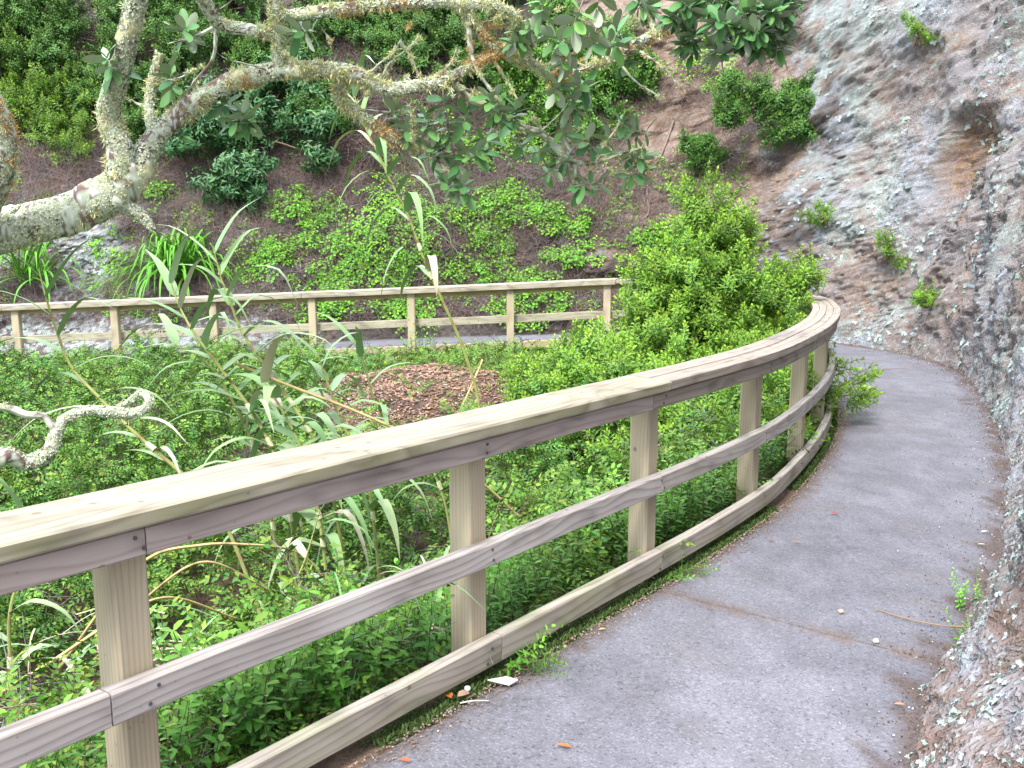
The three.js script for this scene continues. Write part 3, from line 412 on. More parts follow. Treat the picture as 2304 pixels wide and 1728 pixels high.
// ---------------------------------------------------------------- ground cover over the garden
{
  const dark = [], yel = [], wd = [], dead = [];
  const mulch = (x, z) => Math.min(((x + 1.1) / 1.1) ** 2 + ((z + 10.8) / 2.1) ** 2, ((x - 0.2) / 0.75) ** 2 + ((z + 10.5) / 1.5) ** 2);
  for (let i = 0; i < 95000; i++) {
    const x = rr(-7.5, 3), z = rr(-13.55, -1.2), q = nearInner(x, z); if (q.d > -0.16) continue;
    const dist = Math.hypot(x, z), dens = clamp(1.1 - dist * 0.035, 0.55, 1); if (rnd() > dens) continue;
    const m = mulch(x, z) + 0.6 * fbm(x * 1.3, z * 1.3, 3, 3); if (m < 0.85 && rnd() > 0.05 + 0.15 * sst(0.1, 0.85, m)) continue;
    const y = groundY(x, z), n = fbm(x * 0.8, z * 0.8, 6, 3), hump = (0.15 + 0.62 * Math.max(0, 0.25 + fbm(x * 1.7, z * 1.7, 9, 3))) * (1 - 0.5 * sst(-10.5, -13, z)); const gap = fbm(x * 1.1 + 7, z * 1.1, 2, 3); 
    const low = m < 2.6 ? 0.45 : 1, hole = 1.8 * Math.exp(-((x + 1.95) ** 2 / 0.35 + (z + 4.8) ** 2 / 0.55)) + Math.exp(-((x + 1.4) ** 2 / 0.4 + (z + 3.7) ** 2 / 0.3)) + Math.exp(-((x + 0.4) ** 2 / 0.15 + (z + 5.2) ** 2 / 0.2)) + Math.exp(-((x - 1.0) ** 2 / 0.12 + (z + 6.3) ** 2 / 0.12)); if (rnd() < hole * 0.96) continue; if (gap < -0.3 && rnd() < 0.85) continue;
    const lay = q.d > -0.6 ? sst(-0.16, -0.6, q.d) : 1, up = Math.max(0.02, hump * low * (1 - 0.55 * rnd() * rnd()) * lay), M4 = aim(V(x, y + up, z), V(rr(-0.8, 0.8), rr(0.5, 1), rr(-0.8, 0.8)), rnd() * 6.28, rr(0.65, 1.6));
    const near = q.d > -1.8 && z > -6.6; 
    if (rnd() < 0.02) { dead.push([aim(V(x, y + up, z), V(rr(-0.8, 0.8), rr(0.3, 1), rr(-0.8, 0.8)), rnd() * 6.28, rr(0.5, 1)), tint(0.4, 0.15)]); continue; }
    if (near && n > -0.35 && rnd() < 0.5) wd.push([aim(V(x, y + rr(-0.02, 0.08), z), V(rr(-0.35, 0.35), 1, rr(-0.35, 0.35)), rnd() * 6.28, rr(0.7, 1.25)), tint(0.2, 0.1)]);
    else (n > 0.05 || (z < -9 && x > -1.5) || near ? yel : dark).push([M4, tint(0.2, 0.1)]);
  }
  scatter('ground_cover', SP.cover, LM.mid, dark, scene, 'dark green low creeper carpeting the garden', 'ground cover');
  scatter('ground_cover', SP.coverY, LM.mid, yel, scene, 'yellow green feathery low growth over the garden slope', 'ground cover');
  scatter('ground_cover', SP.weed, LM.soft, wd, scene, 'bright leafy seedlings crowded behind the near railing', 'ground cover');
  scatter('dry_brush', SP.twig, LM.stick, dead, scene, 'thin dead stems standing among the green garden cover', 'dead brush');
  // mulch chips on the bare patches
  const chip = new THREE.BoxGeometry(0.032, 0.005, 0.013), cl = []; 
  for (let i = 0; i < 16000; i++) { const x = rr(-2.4, 1.2), z = rr(-13, -8.8); if (mulch(x, z) > 1.15) continue; cl.push([new THREE.Matrix4().compose(V(x, groundY(x, z) + 0.008 + rr(0, 0.012), z), new THREE.Quaternion().setFromEuler(new THREE.Euler(rr(-0.5, 0.5), rnd() * 6.28, rr(-0.5, 0.5))), V(rr(0.5, 1.5), 1, rr(0.5, 1.6))), rnd() < 0.07 ? new THREE.Color(0.5, 0.4, 0.33) : new THREE.Color().setRGB(...vary([0.34, 0.21, 0.15], 0.35))]); }
  copies('mulch', chip, std({ color: 0xffffff, roughness: 0.95 }), cl, scene, 'reddish bark chips over the bare garden patch', 'mulch');
  const moss = new LB(); for (let i = 0; i < 14; i++) moss.leaf(V(rr(-0.02, 0.02), 0, rr(-0.02, 0.02)), dirAt(rnd() * 6.28, rr(0.3, 1.3)), UPV, rr(0.012, 0.026), 0.006, vary([0.09, 0.16, 0.03], 0.3), { st: [[0.5, 1]] });
  const ml = []; for (let i = 0; i < 3400; i++) { const s = rr(-1, 9.5), L = line(s), o = rr(-0.045, 0.03 + 0.03 * fbm(s * 2.2, 1, 1, 2)); if (fbm(s * 1.3, 4, 2, 3) < -0.28) continue; ml.push([aim(V(L.p.x + L.nx * o, L.p.y - 0.03 + rr(0, 0.008), L.p.z + L.nz * o), V(rr(-0.3, 0.3), 1, rr(-0.3, 0.3)), rnd() * 6, rr(0.7, 1.4)), tint(0.25)]); }
  copies('moss', moss.geo(), LM.soft, ml, scene, 'green moss in the gap under the kerb board', 'moss');
  const peb = new THREE.IcosahedronGeometry(0.008, 0), pl = []; const pebbleMat = std({ color: 0xffffff, roughness: 0.9 });
  for (let i = 0; i < 3600; i++) { const s = rr(-0.5, 9), L = line(s), o = 0.05 + Math.abs(rr(-1, 1) * rr(0, 1)) * 0.13; pl.push([new THREE.Matrix4().compose(V(L.p.x + L.nx * o, L.p.y + 0.003, L.p.z + L.nz * o), new THREE.Quaternion().setFromEuler(new THREE.Euler(rnd() * 6, rnd() * 6, 0)), V(rr(0.15, 0.65), rr(0.2, 0.5), rr(0.2, 0.7))), new THREE.Color().setRGB(...vary(rnd() < 0.08 ? [0.42, 0.38, 0.34] : [0.24, 0.17, 0.13], 0.35))]); }
  for (let i = 0; i < 3800; i++) { const u = lerp(uMark[2], uMark[14], Math.pow(rnd(), 0.8)), p = OC.getPointAt(u / OLEN), t = OC.getTangentAt(u / OLEN), h = Math.hypot(t.x, t.z), o = -Math.abs(rr(-1, 1) * rr(0.0, 1) * rr(0.3, 1)) * (0.6 + 0.25 * fbm(u * 1.3, 2, 2, 2)) + 0.05; pl.push([new THREE.Matrix4().compose(V(p.x - t.z / h * o, p.y + 0.005, p.z + t.x / h * o), new THREE.Quaternion().setFromEuler(new THREE.Euler(rnd() * 6, rnd() * 6, 0)), V(rr(0.15, 0.6), rr(0.15, 0.4), rr(0.15, 0.7))), new THREE.Color().setRGB(...vary(rnd() < 0.15 ? [0.6, 0.56, 0.5] : [0.13, 0.085, 0.06], 0.4))]); }
  copies('grit', peb, pebbleMat, pl, scene, 'fine brown gravel and crumbs along the path edges', 'gravel');
}
// single leafy plants standing out of the growth behind the near rail
for (const [x, z, n, s, label] of [[-0.86, -2.95, 26, 1.15, 'bright green leafy weed behind the lowest rail beside the first post'], [-0.55, -3.45, 20, 1.0, 'leafy weed just left of the second fence post, behind the kerb board'], [0.12, -4.35, 18, 1.1, 'tall leafy weed right of the second fence post'], [0.75, -5.1, 18, 1.1, 'leafy weed between the third and fourth fence posts'], [-1.25, -13.35, 16, 1.2, 'leafy weed standing against the far railing above the bare mulch']]) {
  const t = thing('leafy_weed', label, 'weed'); t.position.set(x, groundY(x, z), z); const list = []; for (let i = 0; i < n; i++) list.push([aim(V(rr(-0.2, 0.2), rr(-0.03, 0.05), rr(-0.14, 0.14)), V(rr(-0.45, 0.45), 1, rr(-0.45, 0.45)), rnd() * 6.28, s * rr(0.75, 1.35)), tint(0.15, 0.08)]); scatter('foliage', SP.weed, LM.soft, list, t);
}

// ---------------------------------------------------------------- plants of the bank
function bankShrub(name, label, x, y, r, n, kind, mat, size, o = {}) { const f = o.at ? nearBank(...o.at) : onBank(x, y), b = f.p.clone().addScaledVector(f.n, r * 0.22); const L = []; const m = Math.round((o.lumps ?? 6) * 1.7); for (let i = 0; i < m; i++) { const a = i / m * 6.28 + rnd(), q = r * (i ? rr(0.2, 1.0) : 0); const dx = Math.cos(a) * q * (o.sx ?? 1) * 1.15, dy = Math.sin(a) * q * 0.95; L.push([dx, dy + r * 0.1 + dy * 0 , f.n.z * r * 0.3 - dy * 0.5, r * rr(0.22, 0.46), r * rr(0.2, 0.42), r * rr(0.2, 0.38)]); } return shrub(name, label, 'shrub', o.group, b, L, n, o.per ?? 5, kind, mat, size, o); }
bankShrub('bright_shrub', 'yellow green bushy shrub high on the bank beside the brown thicket', -7.8, 3.05, 1.15, 420, SP.bright, LM.soft, 1.15, { lumps: 9 });
bankShrub('glossy_shrub', 'dark glossy leaved shrub hanging on the middle of the bank', -4.4, 2.45, 1.15, 330, SP.dark, LM.gloss, 1.2, { lumps: 9, up: 0.1 });
bankShrub('dense_shrub', 'dark green shrub at the top of the bank above the yellow green shrub', -8.4, 4.8, 1.1, 330, SP.small, LM.mid, 1.3, { lumps: 7 });
bankShrub('dense_shrub', 'dark bluish green shrub right of the yellow green shrub', -6.7, 3.9, 1.15, 380, SP.small, LM.mid, 1.3, { lumps: 8 });
bankShrub('dense_shrub', 'dark green shrub behind the lichened tree fork', -5.3, 4.7, 1.0, 300, SP.small, LM.mid, 1.3, { lumps: 7 });
bankShrub('dense_shrub', 'dark fine leaved shrub at the top of the bank above the long reed', -2.7, 4.6, 1.1, 340, SP.small, LM.mid, 1.3, { lumps: 7 });
bankShrub('dense_shrub', 'dark fine leaved shrub behind the bare crossing twigs', -0.9, 4.3, 1.1, 340, SP.small, LM.mid, 1.3, { lumps: 7 });
bankShrub('dense_shrub', 'mid green shrub behind the hanging tree leaves', 0.9, 3.9, 0.9, 260, SP.midg, LM.mid, 1.5, { lumps: 6 });
bankShrub('dense_shrub', 'mid green shrub above the bare tan earth scar', 1.95, 3.8, 0.6, 150, SP.midg, LM.mid, 1.5, { lumps: 7 });
bankShrub('dense_shrub', 'low green shrub left of the bare tan earth scar', 1.2, 3.1, 0.55, 120, SP.midg, LM.mid, 1.5, { lumps: 6 });
bankShrub('dense_shrub', 'fine leaved shrub in the hollow above the bare crossing twigs', -1.9, 4.9, 1.0, 300, SP.small, LM.mid, 1.3, { lumps: 7 });
bankShrub('dense_shrub', 'dark green shrub behind the upright lichened limb', -6.1, 3.3, 0.8, 240, SP.small, LM.mid, 1.3, { lumps: 6 });
bankShrub('dense_shrub', 'dark green shrub above the dark glossy one', -4.2, 3.7, 0.9, 260, SP.small, LM.mid, 1.3, { lumps: 6 });
bankShrub('dense_shrub', 'dark shrub beside the sword leaves at the top of the bank', -9.4, 4.4, 1.0, 240, SP.small, LM.mid, 1.3, { lumps: 6 });
bankShrub('dense_shrub', 'green shrub right of the crossing twigs under the hanging tree leaves', 0.0, 3.3, 0.75, 200, SP.midg, LM.mid, 1.5, { lumps: 6 });
bankShrub('dense_shrub', 'sparse shrub on the bank under the lichened limb', -3.0, 3.1, 0.8, 170, SP.small, LM.mid, 1.3, { lumps: 6 });
bankShrub('cliff_shrub', 'compact green shrub clinging to the cliff above the earth scar', 0, 0, 0.6, 230, SP.midg, LM.soft, 1.3, { at: [3.6, 3.2, -15.8], lumps: 9, sx: 1.5 });
bankShrub('cliff_shrub', 'small green shrub spilling down beside the compact cliff shrub', 0, 0, 0.34, 80, SP.midg, LM.soft, 1.3, { at: [2.95, 2.75, -16.3], lumps: 5 });
for (const [P, r, label] of [[[4.6, 0.95, -13], 0.2, 'small green plant rooted low on the cliff near the bend'], [[4.9, 0.65, -12.3], 0.16, 'little tuft of leaves low on the cliff at the outside of the bend'], [[4.2, 3.95, -13.6], 0.25, 'small plant hanging from the top of the cliff'], [[3.85, 2.9, -8], 0.17, 'thin yellow green tuft high on the near cliff'], [[3.5, 1.6, -7], 0.16, 'thin green tuft on the near cliff below the niche'], [[4.2, 1.5, -14.3], 0.25, 'sparse yellowish plant on the cliff behind the curved rail']])
  bankShrub('cliff_plant', label, 0, 0, r, 16, SP.bush, LM.soft, 1.0, { at: P, lumps: 3, per: 4 });
for (const [x, y, r, label] of [[-2.07, .86, .62, 'widest bright green vine patch on the bank behind the long reed'], [-2.7, .36, .45, 'bright vine patch just above the far railing, left of the long reed'], [-.35, 1.07, .4, 'bright vine patch in the middle of the bank right of the long reed'], [-.05, 1.52, .36, 'vine patch on the bank under the hanging tree leaves'], [-1.11, 1.3, .32, 'small vine patch touching the long reed'], [.48, 1.22, .3, 'thin vine patch left of the dark roots'], [-3.45, 1.3, .4, 'vine patch below the dark glossy shrub'], [.19, 2.36, .35, 'vine patch high on the bank under the pale leaf clusters'], [-2.97, -.06, .35, 'vine trailing behind the far railing, left of centre'], [-1.8, 0, .45, 'vine seen through the middle of the far railing'], [.32, .0, .5, 'bright vine seen through the last bay of the far railing'], [1.0, 1.25, .25, 'scrap of vine beside the roots near the bush'], [-.5, .43, .4, 'bright vine just above the far railing, right of the long reed'], [-4.06, .64, .35, 'vine right of the strap leaved clump'], [-6.07, 1.6, .3, 'vine under the fork of the lichened limb'], [-3.5, .78, .3, 'thin vine between the strap leaved clump and the long reed'], [.8, .64, .25, 'scrap of vine above the end of the far railing'], [-.5, 2.2, .35, 'thin vine high on the bank below the drooping dark leaves'], [2.3, .9, .3, 'green growth at the foot of the bank behind the big bush']]) {
  const f = onBank(x, y), t = thing('vine_patch', label, 'vine'), list = [], n = Math.round(r * r * 640) + 16; t.position.copy(f.p);
  const s1 = f.n.clone().cross(UPV).normalize(), s2 = f.n.clone().cross(s1).normalize();
  for (let i = 0; i < n; i++) { const a = rnd() * 6.28, q = r * 1.25 * Math.pow(rnd(), 0.6), p0 = f.p.clone().addScaledVector(s1, Math.cos(a) * q * 1.15).addScaledVector(s2, Math.sin(a) * q * 0.85); if (fbm(p0.x * 2.4, p0.y * 2.4, 4, 3) < -0.12 && rnd() < 0.85) continue; const g = nearest(p0); list.push([aim(g.p.clone().addScaledVector(g.n, 0.07 + rnd() * 0.12).sub(f.p), g.n.clone().add(V(rr(-0.4, 0.4), rr(0, 0.7), rr(-0.4, 0.4))), rnd() * 6.28, rr(0.8, 1.3)), tint(0.2, 0.12)]); }
  scatter('foliage', SP.vine, LM.soft, list, t);
}
function nearest(p) { return farGrid.find(p); }
// dry stems, fallen creepers and fine roots lying over the bank
{
  const list = []; for (let i = 0; i < 15000; i++) {
    const x = rr(-9.5, 4.2), y = rr(-0.3, 4.6), d = fbm(x * 0.5, y * 0.5, 12, 3) + 0.35 * Math.exp(-(((x + 5) / 1.3) ** 2 + ((y - 1.6) / 0.9) ** 2)) + 0.3 * Math.exp(-(((x + 7.6) / 1.2) ** 2 + ((y - 2.0) / 0.6) ** 2)); if (d < -0.22 || (x > 2.2 && rnd() < 0.6)) continue;
    const g = farGrid.find(V(x, y, -16.5)); list.push([aim(g.p.clone().addScaledVector(g.n, 0.01), g.n.clone().add(V(rr(-0.9, 0.9), rr(-1.2, 0.6), rr(-0.3, 0.5))), rnd() * 6.28, rr(0.6, 1.3)), tint(0.35, 0.08)]);
  }
  scatter('dry_brush', SP.twig, LM.stick, list, scene, 'grey brown dead stems and twigs matted over the bank', 'dead brush');
  const fine = []; for (let i = 0; i < 4200; i++) { const x = rr(-9, 3.8), y = rr(-0.3, 4.8); if (fbm(x * 0.9 + 3, y * 0.9, 5, 3) < -0.02) continue; const g = farGrid.find(V(x, y, -16.5)); fine.push([aim(g.p.clone().addScaledVector(g.n, 0.03), g.n.clone().add(V(rr(-0.5, 0.5), rr(0, 0.8), 0)), rnd() * 6.28, rr(0.6, 1.1)), tint(0.3, 0.15)]); }
  scatter('ground_cover', SP.vine, LM.mid, fine, scene, 'scattered small green leaves creeping over the bank', 'ground cover');
  for (const [a, b, c, label] of [[[2.75, 2.9], [2.35, 2.2], [1.75, 1.5], 'dark root running down the bare earth beside the vine'], [[1.6, 2.3], [1.35, 1.5], [0.95, 0.6], 'pale root running down the earth behind the big bush'], [[2.2, 1.9], [2.1, 1.3], [1.5, 0.8], 'thin root crossing the earth scar']]) {
    const P = [a, [(a[0] + b[0]) / 2 + 0.05, (a[1] + b[1]) / 2], b, [(c[0] + b[0]) / 2 - 0.06, (c[1] + b[1]) / 2], c].map(([x, y], k) => { const g = farGrid.find(V(x, y, -16.5)); const p = g.p.clone().addScaledVector(g.n, 0.03); return [p.x, p.y, p.z, 0.022 - 0.003 * k]; });
    solo('tree_root', tube(P, 7, 0.05, (p) => { const n = 1 + 0.3 * noise(p.x * 20, p.y * 20, p.z * 20); return [0.24 * n, 0.18 * n, 0.155 * n]; }, 0.25), LM.stick, label, 'root');
  }
}
{ // plates of pale lichen on the stone, crisp edged
  const plate = new LB(); for (let i = 0; i < 11; i++) plate.leaf(V(rr(-0.012, 0.012), 0, rr(-0.012, 0.012)), dirAt(rnd() * 6.28, rr(-0.05, 0.45)), UPV, rr(0.012, 0.03), rr(0.012, 0.026), vary([0.36, 0.425, 0.415], 0.2), { st: [[0.5, 1]] });
  const list = [], n = bank.nu * bank.nv, tones = [[1, 1, 1], [1, 1, 1.12], [0.92, 1.02, 0.95], [1.15, 1.14, 1.12]];
  for (let i = 0; i < 34000; i++) { const k = Math.floor(rnd() * n), f = bankFrame(k), p = f.p; if (p.z > -2.2) continue; const stone = p.x < -3.7 && p.z < -14 && p.y < 1.7 + 0.5 * noise(p.x, p.y, 3), rk = p.x > 1 && (p.z > -14.6 || p.x > 3.8); if (!stone && !rk) continue; const m = fbm(p.x * 1.5, p.y * 1.5, p.z * 1.5 + 4, 4); if (m < (stone ? -0.05 : p.z > -5.5 ? -0.02 : 0.12)) continue; const d = Math.hypot(p.x, p.z), s = clamp(0.12 * d, 0.35, 1.6); list.push([aim(p.clone().addScaledVector(f.n, 0.004), f.n.clone().add(V(rr(-0.3, 0.3), rr(-0.3, 0.3), rr(-0.3, 0.3))), rnd() * 6.28, s * rr(0.5, 1.2)), new THREE.Color(...tones[Math.floor(rnd() * 3.25)]).multiplyScalar(rr(0.75, 1.1))]); }
  for (let i = 0; i < 60000; i++) { const k = Math.floor(rnd() * n * 0.55), f = bankFrame(k), p = f.p; if (p.z > -2 || p.z < -6.5 || p.x < 1 || p.y > 1.6) continue; const m = fbm(p.x * 3.2, p.y * 3.2, p.z * 3.2 + 11, 3) + 0.5 * noise(p.x * 14, p.y * 14, p.z * 14); if (m < 0.12) continue; list.push([aim(p.clone().addScaledVector(f.n, 0.003), f.n.clone().add(V(rr(-0.4, 0.4), rr(-0.4, 0.4), rr(-0.4, 0.4))), rnd() * 6.28, rr(0.22, 0.5)), new THREE.Color(...tones[Math.floor(rnd() * 3.3)]).multiplyScalar(rr(0.85, 1.35))]); }
  copies('rock_lichen', plate.geo(), LM.stick, list, scene, 'pale grey green plates of lichen dotted over the rock', 'lichen');
}
// strap-leaved clumps at the foot of the bank
function blade(pts, w, c, c2, fold = 0.25) { // ribbon along pts (Vector3), widths from w(t)
  const cv = new THREE.CatmullRomCurve3(pts), n = 9, pos = [], idx = [], col = [];
  for (let i = 0; i <= n; i++) { const t = i / n, p = cv.getPoint(t), T = cv.getTangent(t); let s = T.clone().cross(UPV); if (s.length() < 0.2) s = V(1, 0, 0.3).cross(T); s.normalize(); if (i && s.dot(blade.s) < 0) s.negate(); blade.s = s; const N = s.clone().cross(T), ww = w(t) / 2; for (const q of [-1, 0, 1]) { const v = p.clone().addScaledVector(s, q * ww).addScaledVector(N, q ? fold * ww : 0); pos.push(v.x, v.y, v.z); col.push(...mix3(c, c2, t)); } }
  for (let i = 0; i < n; i++) for (let q = 0; q < 2; q++) { const a = i * 3 + q; idx.push(a, a + 1, a + 3, a + 3, a + 1, a + 4); }
  return geoOf(pos, idx, col);
}
for (const [x, y, n, len, label] of [[-5.35, 0.25, 230, 1.25, 'big clump of bright green strap leaves on the bank above the far railing'], [-7.65, 0.3, 70, 1.15, 'smaller strap leaved clump on the lichened rocks above the far railing'], [-8.75, 3.75, 26, 0.8, 'upright blue green sword leaves at the edge of the yellow green shrub']]) {
  const f = onBank(x, y), t = thing('strap_leaf_clump', label, 'plant'); t.position.copy(f.p); const gs = [];
  for (let i = 0; i < n; i++) { const az = rnd() * 6.28, el = y > 3 ? rr(0.8, 1.4) : rr(0.05, 1.3), L = len * rr(0.7, 1.15), d = dirAt(az, el), o = V(rr(-0.25, 0.25), rr(-0.1, 0.1), rr(-0.1, 0.1)).addScaledVector(f.n, 0.2), c = y > 3 ? vary([0.11, 0.2, 0.12]) : vary([0.10, 0.31, 0.02], 0.22); gs.push(blade([o, o.clone().addScaledVector(d, L * 0.4), o.clone().addScaledVector(d, L * 0.75).add(V(0, -L * (y > 3 ? 0.03 : 0.18), 0)), o.clone().addScaledVector(d, L * 0.95).add(V(0, -L * (y > 3 ? 0.1 : 0.55), 0))], (q) => 0.038 * (q > 0.6 ? Math.max(0.05, 1 - (q - 0.6) / 0.4) : 0.7 + 0.3 * q / 0.6), c, vary(c, 0.1))); }
  part('foliage', mergeGeometries(gs), LM.mid, t, { kind: 'stuff' });
}

// ---------------------------------------------------------------- giant reeds
const reedGreen = [0.17, 0.33, 0.12], reedPale = [0.32, 0.45, 0.25];
function reed(label, pts, leaves, o = {}) {
  const t = thing('giant_reed', label, 'reed'), base = V(pts[0][0], pts[0][1], pts[0][2]); t.position.copy(base); const rel = pts.map(([x, y, z, r]) => [x - base.x, y - base.y, z - base.z, r * 0.75]), cv = new THREE.CatmullRomCurve3(rel.map((p) => V(p[0], p[1], p[2])), false, 'centripetal'), L = cv.getLength();
  const cc = o.cane ?? [0.30, 0.34, 0.11]; part('cane', tube(rel, 8, 0.03, (p, D, q) => { const node = Math.abs(((q * L * 7) % 1) - 0.5) < 0.06; const m = 1 + 0.2 * noise(p.x * 30, p.y * 30, p.z * 30); return (node ? [0.30, 0.2, 0.1] : mix3(cc, [0.35, 0.30, 0.13], o.dry ?? 0.2)).map((v) => v * m); }), LM.stick, t);
  const a0 = o.from ?? 0.3; for (let i = 0; i < leaves; i++) {
    const q = lerp(a0, 0.985, i / Math.max(1, leaves - 1)), P = cv.getPointAt(q), T = cv.getTangentAt(q), side = i % 2 ? 1 : -1, az = (o.az ?? 0.2) + (side > 0 ? 0 : Math.PI) + rr(-0.9, 0.9);
    const out = V(Math.cos(az), 0, Math.sin(az)), len = (o.len ?? 0.42) * 1.32 * rr(0.7, 1.15) * (q > 0.9 ? 0.85 : 1), rise = o.rise ?? 0.55, sag = (o.sag ?? 0.75) * rr(0.6, 1.3) * (1 - 0.7 * sst(0.8, 1, q)), w0 = (o.w ?? 0.042) * 1.45 * rr(0.75, 1.15), d0 = T.clone().multiplyScalar(rise + 0.9 * sst(0.8, 1, q)).add(out).normalize();
    const p1 = P.clone().addScaledVector(d0, len * 0.3), p2 = p1.clone().addScaledVector(d0.clone().add(V(0, -sag, 0)).normalize(), len * 0.33), p3 = p2.clone().addScaledVector(d0.clone().add(V(0, -sag * 2.4, 0)).normalize(), len * 0.36);
    const dead = rnd() < (o.deadShare ?? 0.08), c = dead ? vary([0.55, 0.5, 0.36], 0.15) : vary(mix3(reedGreen, reedPale, rr(0, 0.95)), 0.15);
    part('leaf', blade([P, p1, p2, p3], (s) => w0 * (s < 0.12 ? 0.55 + 3.7 * s : Math.max(0.03, 1 - Math.pow((s - 0.12) / 0.88, 1.7))), c, dead ? c : mix3(c, [0.33, 0.36, 0.16], 0.25), 0.18), LM.mid, t);
    if (i % 3 === 0 && q < 0.7) part('leaf_sheath', tube([[P.x, P.y, P.z, 0.015], [P.x + T.x * 0.05, P.y + T.y * 0.05, P.z + T.z * 0.05, 0.012]], 7, 0.03, () => vary([0.55, 0.56, 0.36], 0.12)), LM.stick, t);
  }
  return t;
}
const down = (x, z, r = 0.013) => [x, groundY(x, z) - 0.05, z, r];
reed('leaning reed whose stem passes behind the curled lichened branch', [down(-0.95, -4.2), [-1.32,0.23,-4.30,.012],[-1.49,0.42,-4.30,.012],[-1.67,0.56,-4.35,.011],[-1.83,0.70,-4.40,.010],[-1.99,0.86,-4.45,.009],[-2.06,1.00,-4.50,.008],[-2.10,1.17,-4.50,.006],[-2.12,1.29,-4.50,.003]], 15, { from: 0.5, len: 0.38, w: 0.026, deadShare: 0.15, sag: 0.5, rise: 0.4 });
reed('tallest reed of the dense clump in front of the far railing', [down(-0.8, -4.95), [-0.97,0.26,-5.00,.012],[-1.12,0.51,-5.10,.012],[-1.29,0.74,-5.15,.011],[-1.42,0.93,-5.20,.010],[-1.47,1.08,-5.20,.008],[-1.51,1.20,-5.20,.006],[-1.54,1.36,-5.20,.003]], 26, { from: 0.42, len: 0.42, w: 0.046, sag: 1.0 });
reed('reed of the dense clump with arching leaves, left of the tallest one', [down(-1.0, -4.75), [-1.16,0.31,-4.80,.012],[-1.30,0.58,-4.85,.012],[-1.44,0.76,-4.90,.011],[-1.59,0.95,-4.95,.009],[-1.67,1.08,-5.00,.007],[-1.71,1.22,-5.00,.003]], 22, { from: 0.42, len: 0.42, w: 0.038, sag: 0.7 });
reed('low reed of the dense clump bending over to the left', [down(-1.2, -5.2), [-1.36,0.21,-5.20,.012],[-1.49,0.56,-5.20,.011],[-1.62,0.76,-5.20,.009],[-1.79,0.86,-5.20,.005]], 16, { from: 0.42, len: 0.42, w: 0.036, sag: 1.0 });
reed('reed of the dense clump with broad blades hanging over the near railing', [down(-0.85, -4.6), [-0.97,0.25,-4.7,.011],[-1.05,0.45,-4.75,.010],[-1.15,0.62,-4.8,.008],[-1.22,0.74,-4.8,.004]], 20, { from: 0.5, len: 0.4, w: 0.05, sag: 1.6, rise: 0.35 });
reed('reed of the dense clump leaning right, half hidden behind the tallest one', [down(-0.7, -5.2), [-0.8,0.15,-5.25,.011],[-0.92,0.4,-5.3,.010],[-1.0,0.6,-5.35,.008],[-1.06,0.78,-5.38,.004]], 15, { from: 0.45, len: 0.4, w: 0.042, sag: 1.3 });
reed('very tall bare stemmed reed crossing in front of the far railing', [down(-0.22, -6.4, .015), [-0.22,0.01,-6.40,.014],[-0.22,0.27,-6.50,.013],[-0.32,0.63,-6.50,.013],[-0.44,0.92,-6.50,.012],[-0.56,1.19,-6.50,.011],[-0.66,1.48,-6.50,.010],[-0.76,1.68,-6.50,.009],[-0.84,1.86,-6.50,.008],[-0.94,2.08,-6.50,.006],[-1.00,2.28,-6.50,.003]], 20, { from: 0.62, len: 0.42, w: 0.04, cane: [0.30, 0.36, 0.09], sag: 1.3, rise: 0.8 });
reed('short slim reed with blue green leaves beside the mulch', [down(-0.3, -5.6), [-0.42,-0.04,-5.60,.009],[-0.60,0.26,-5.60,.009],[-0.76,0.41,-5.60,.008],[-0.84,0.67,-5.60,.006],[-0.90,0.82,-5.60,.003]], 13, { from: 0.45, len: 0.34, w: 0.028, sag: 0.8 });
reed('young reed in the gully behind the first fence post', [down(-1.9, -3.6), [-1.95, 0.0, -3.65, .009], [-1.9, 0.2, -3.7, .006], [-1.86, 0.36, -3.72, .003]], 9, { from: 0.3, len: 0.34, w: 0.03, sag: 1.0 });
reed('young reed under the top rail between the first two posts', [down(-1.0, -4.0), [-0.95, -0.1, -4.05, .008], [-0.88, 0.1, -4.1, .006], [-0.82, 0.3, -4.12, .003]], 9, { from: 0.25, len: 0.3, w: 0.026, sag: 1.0 });
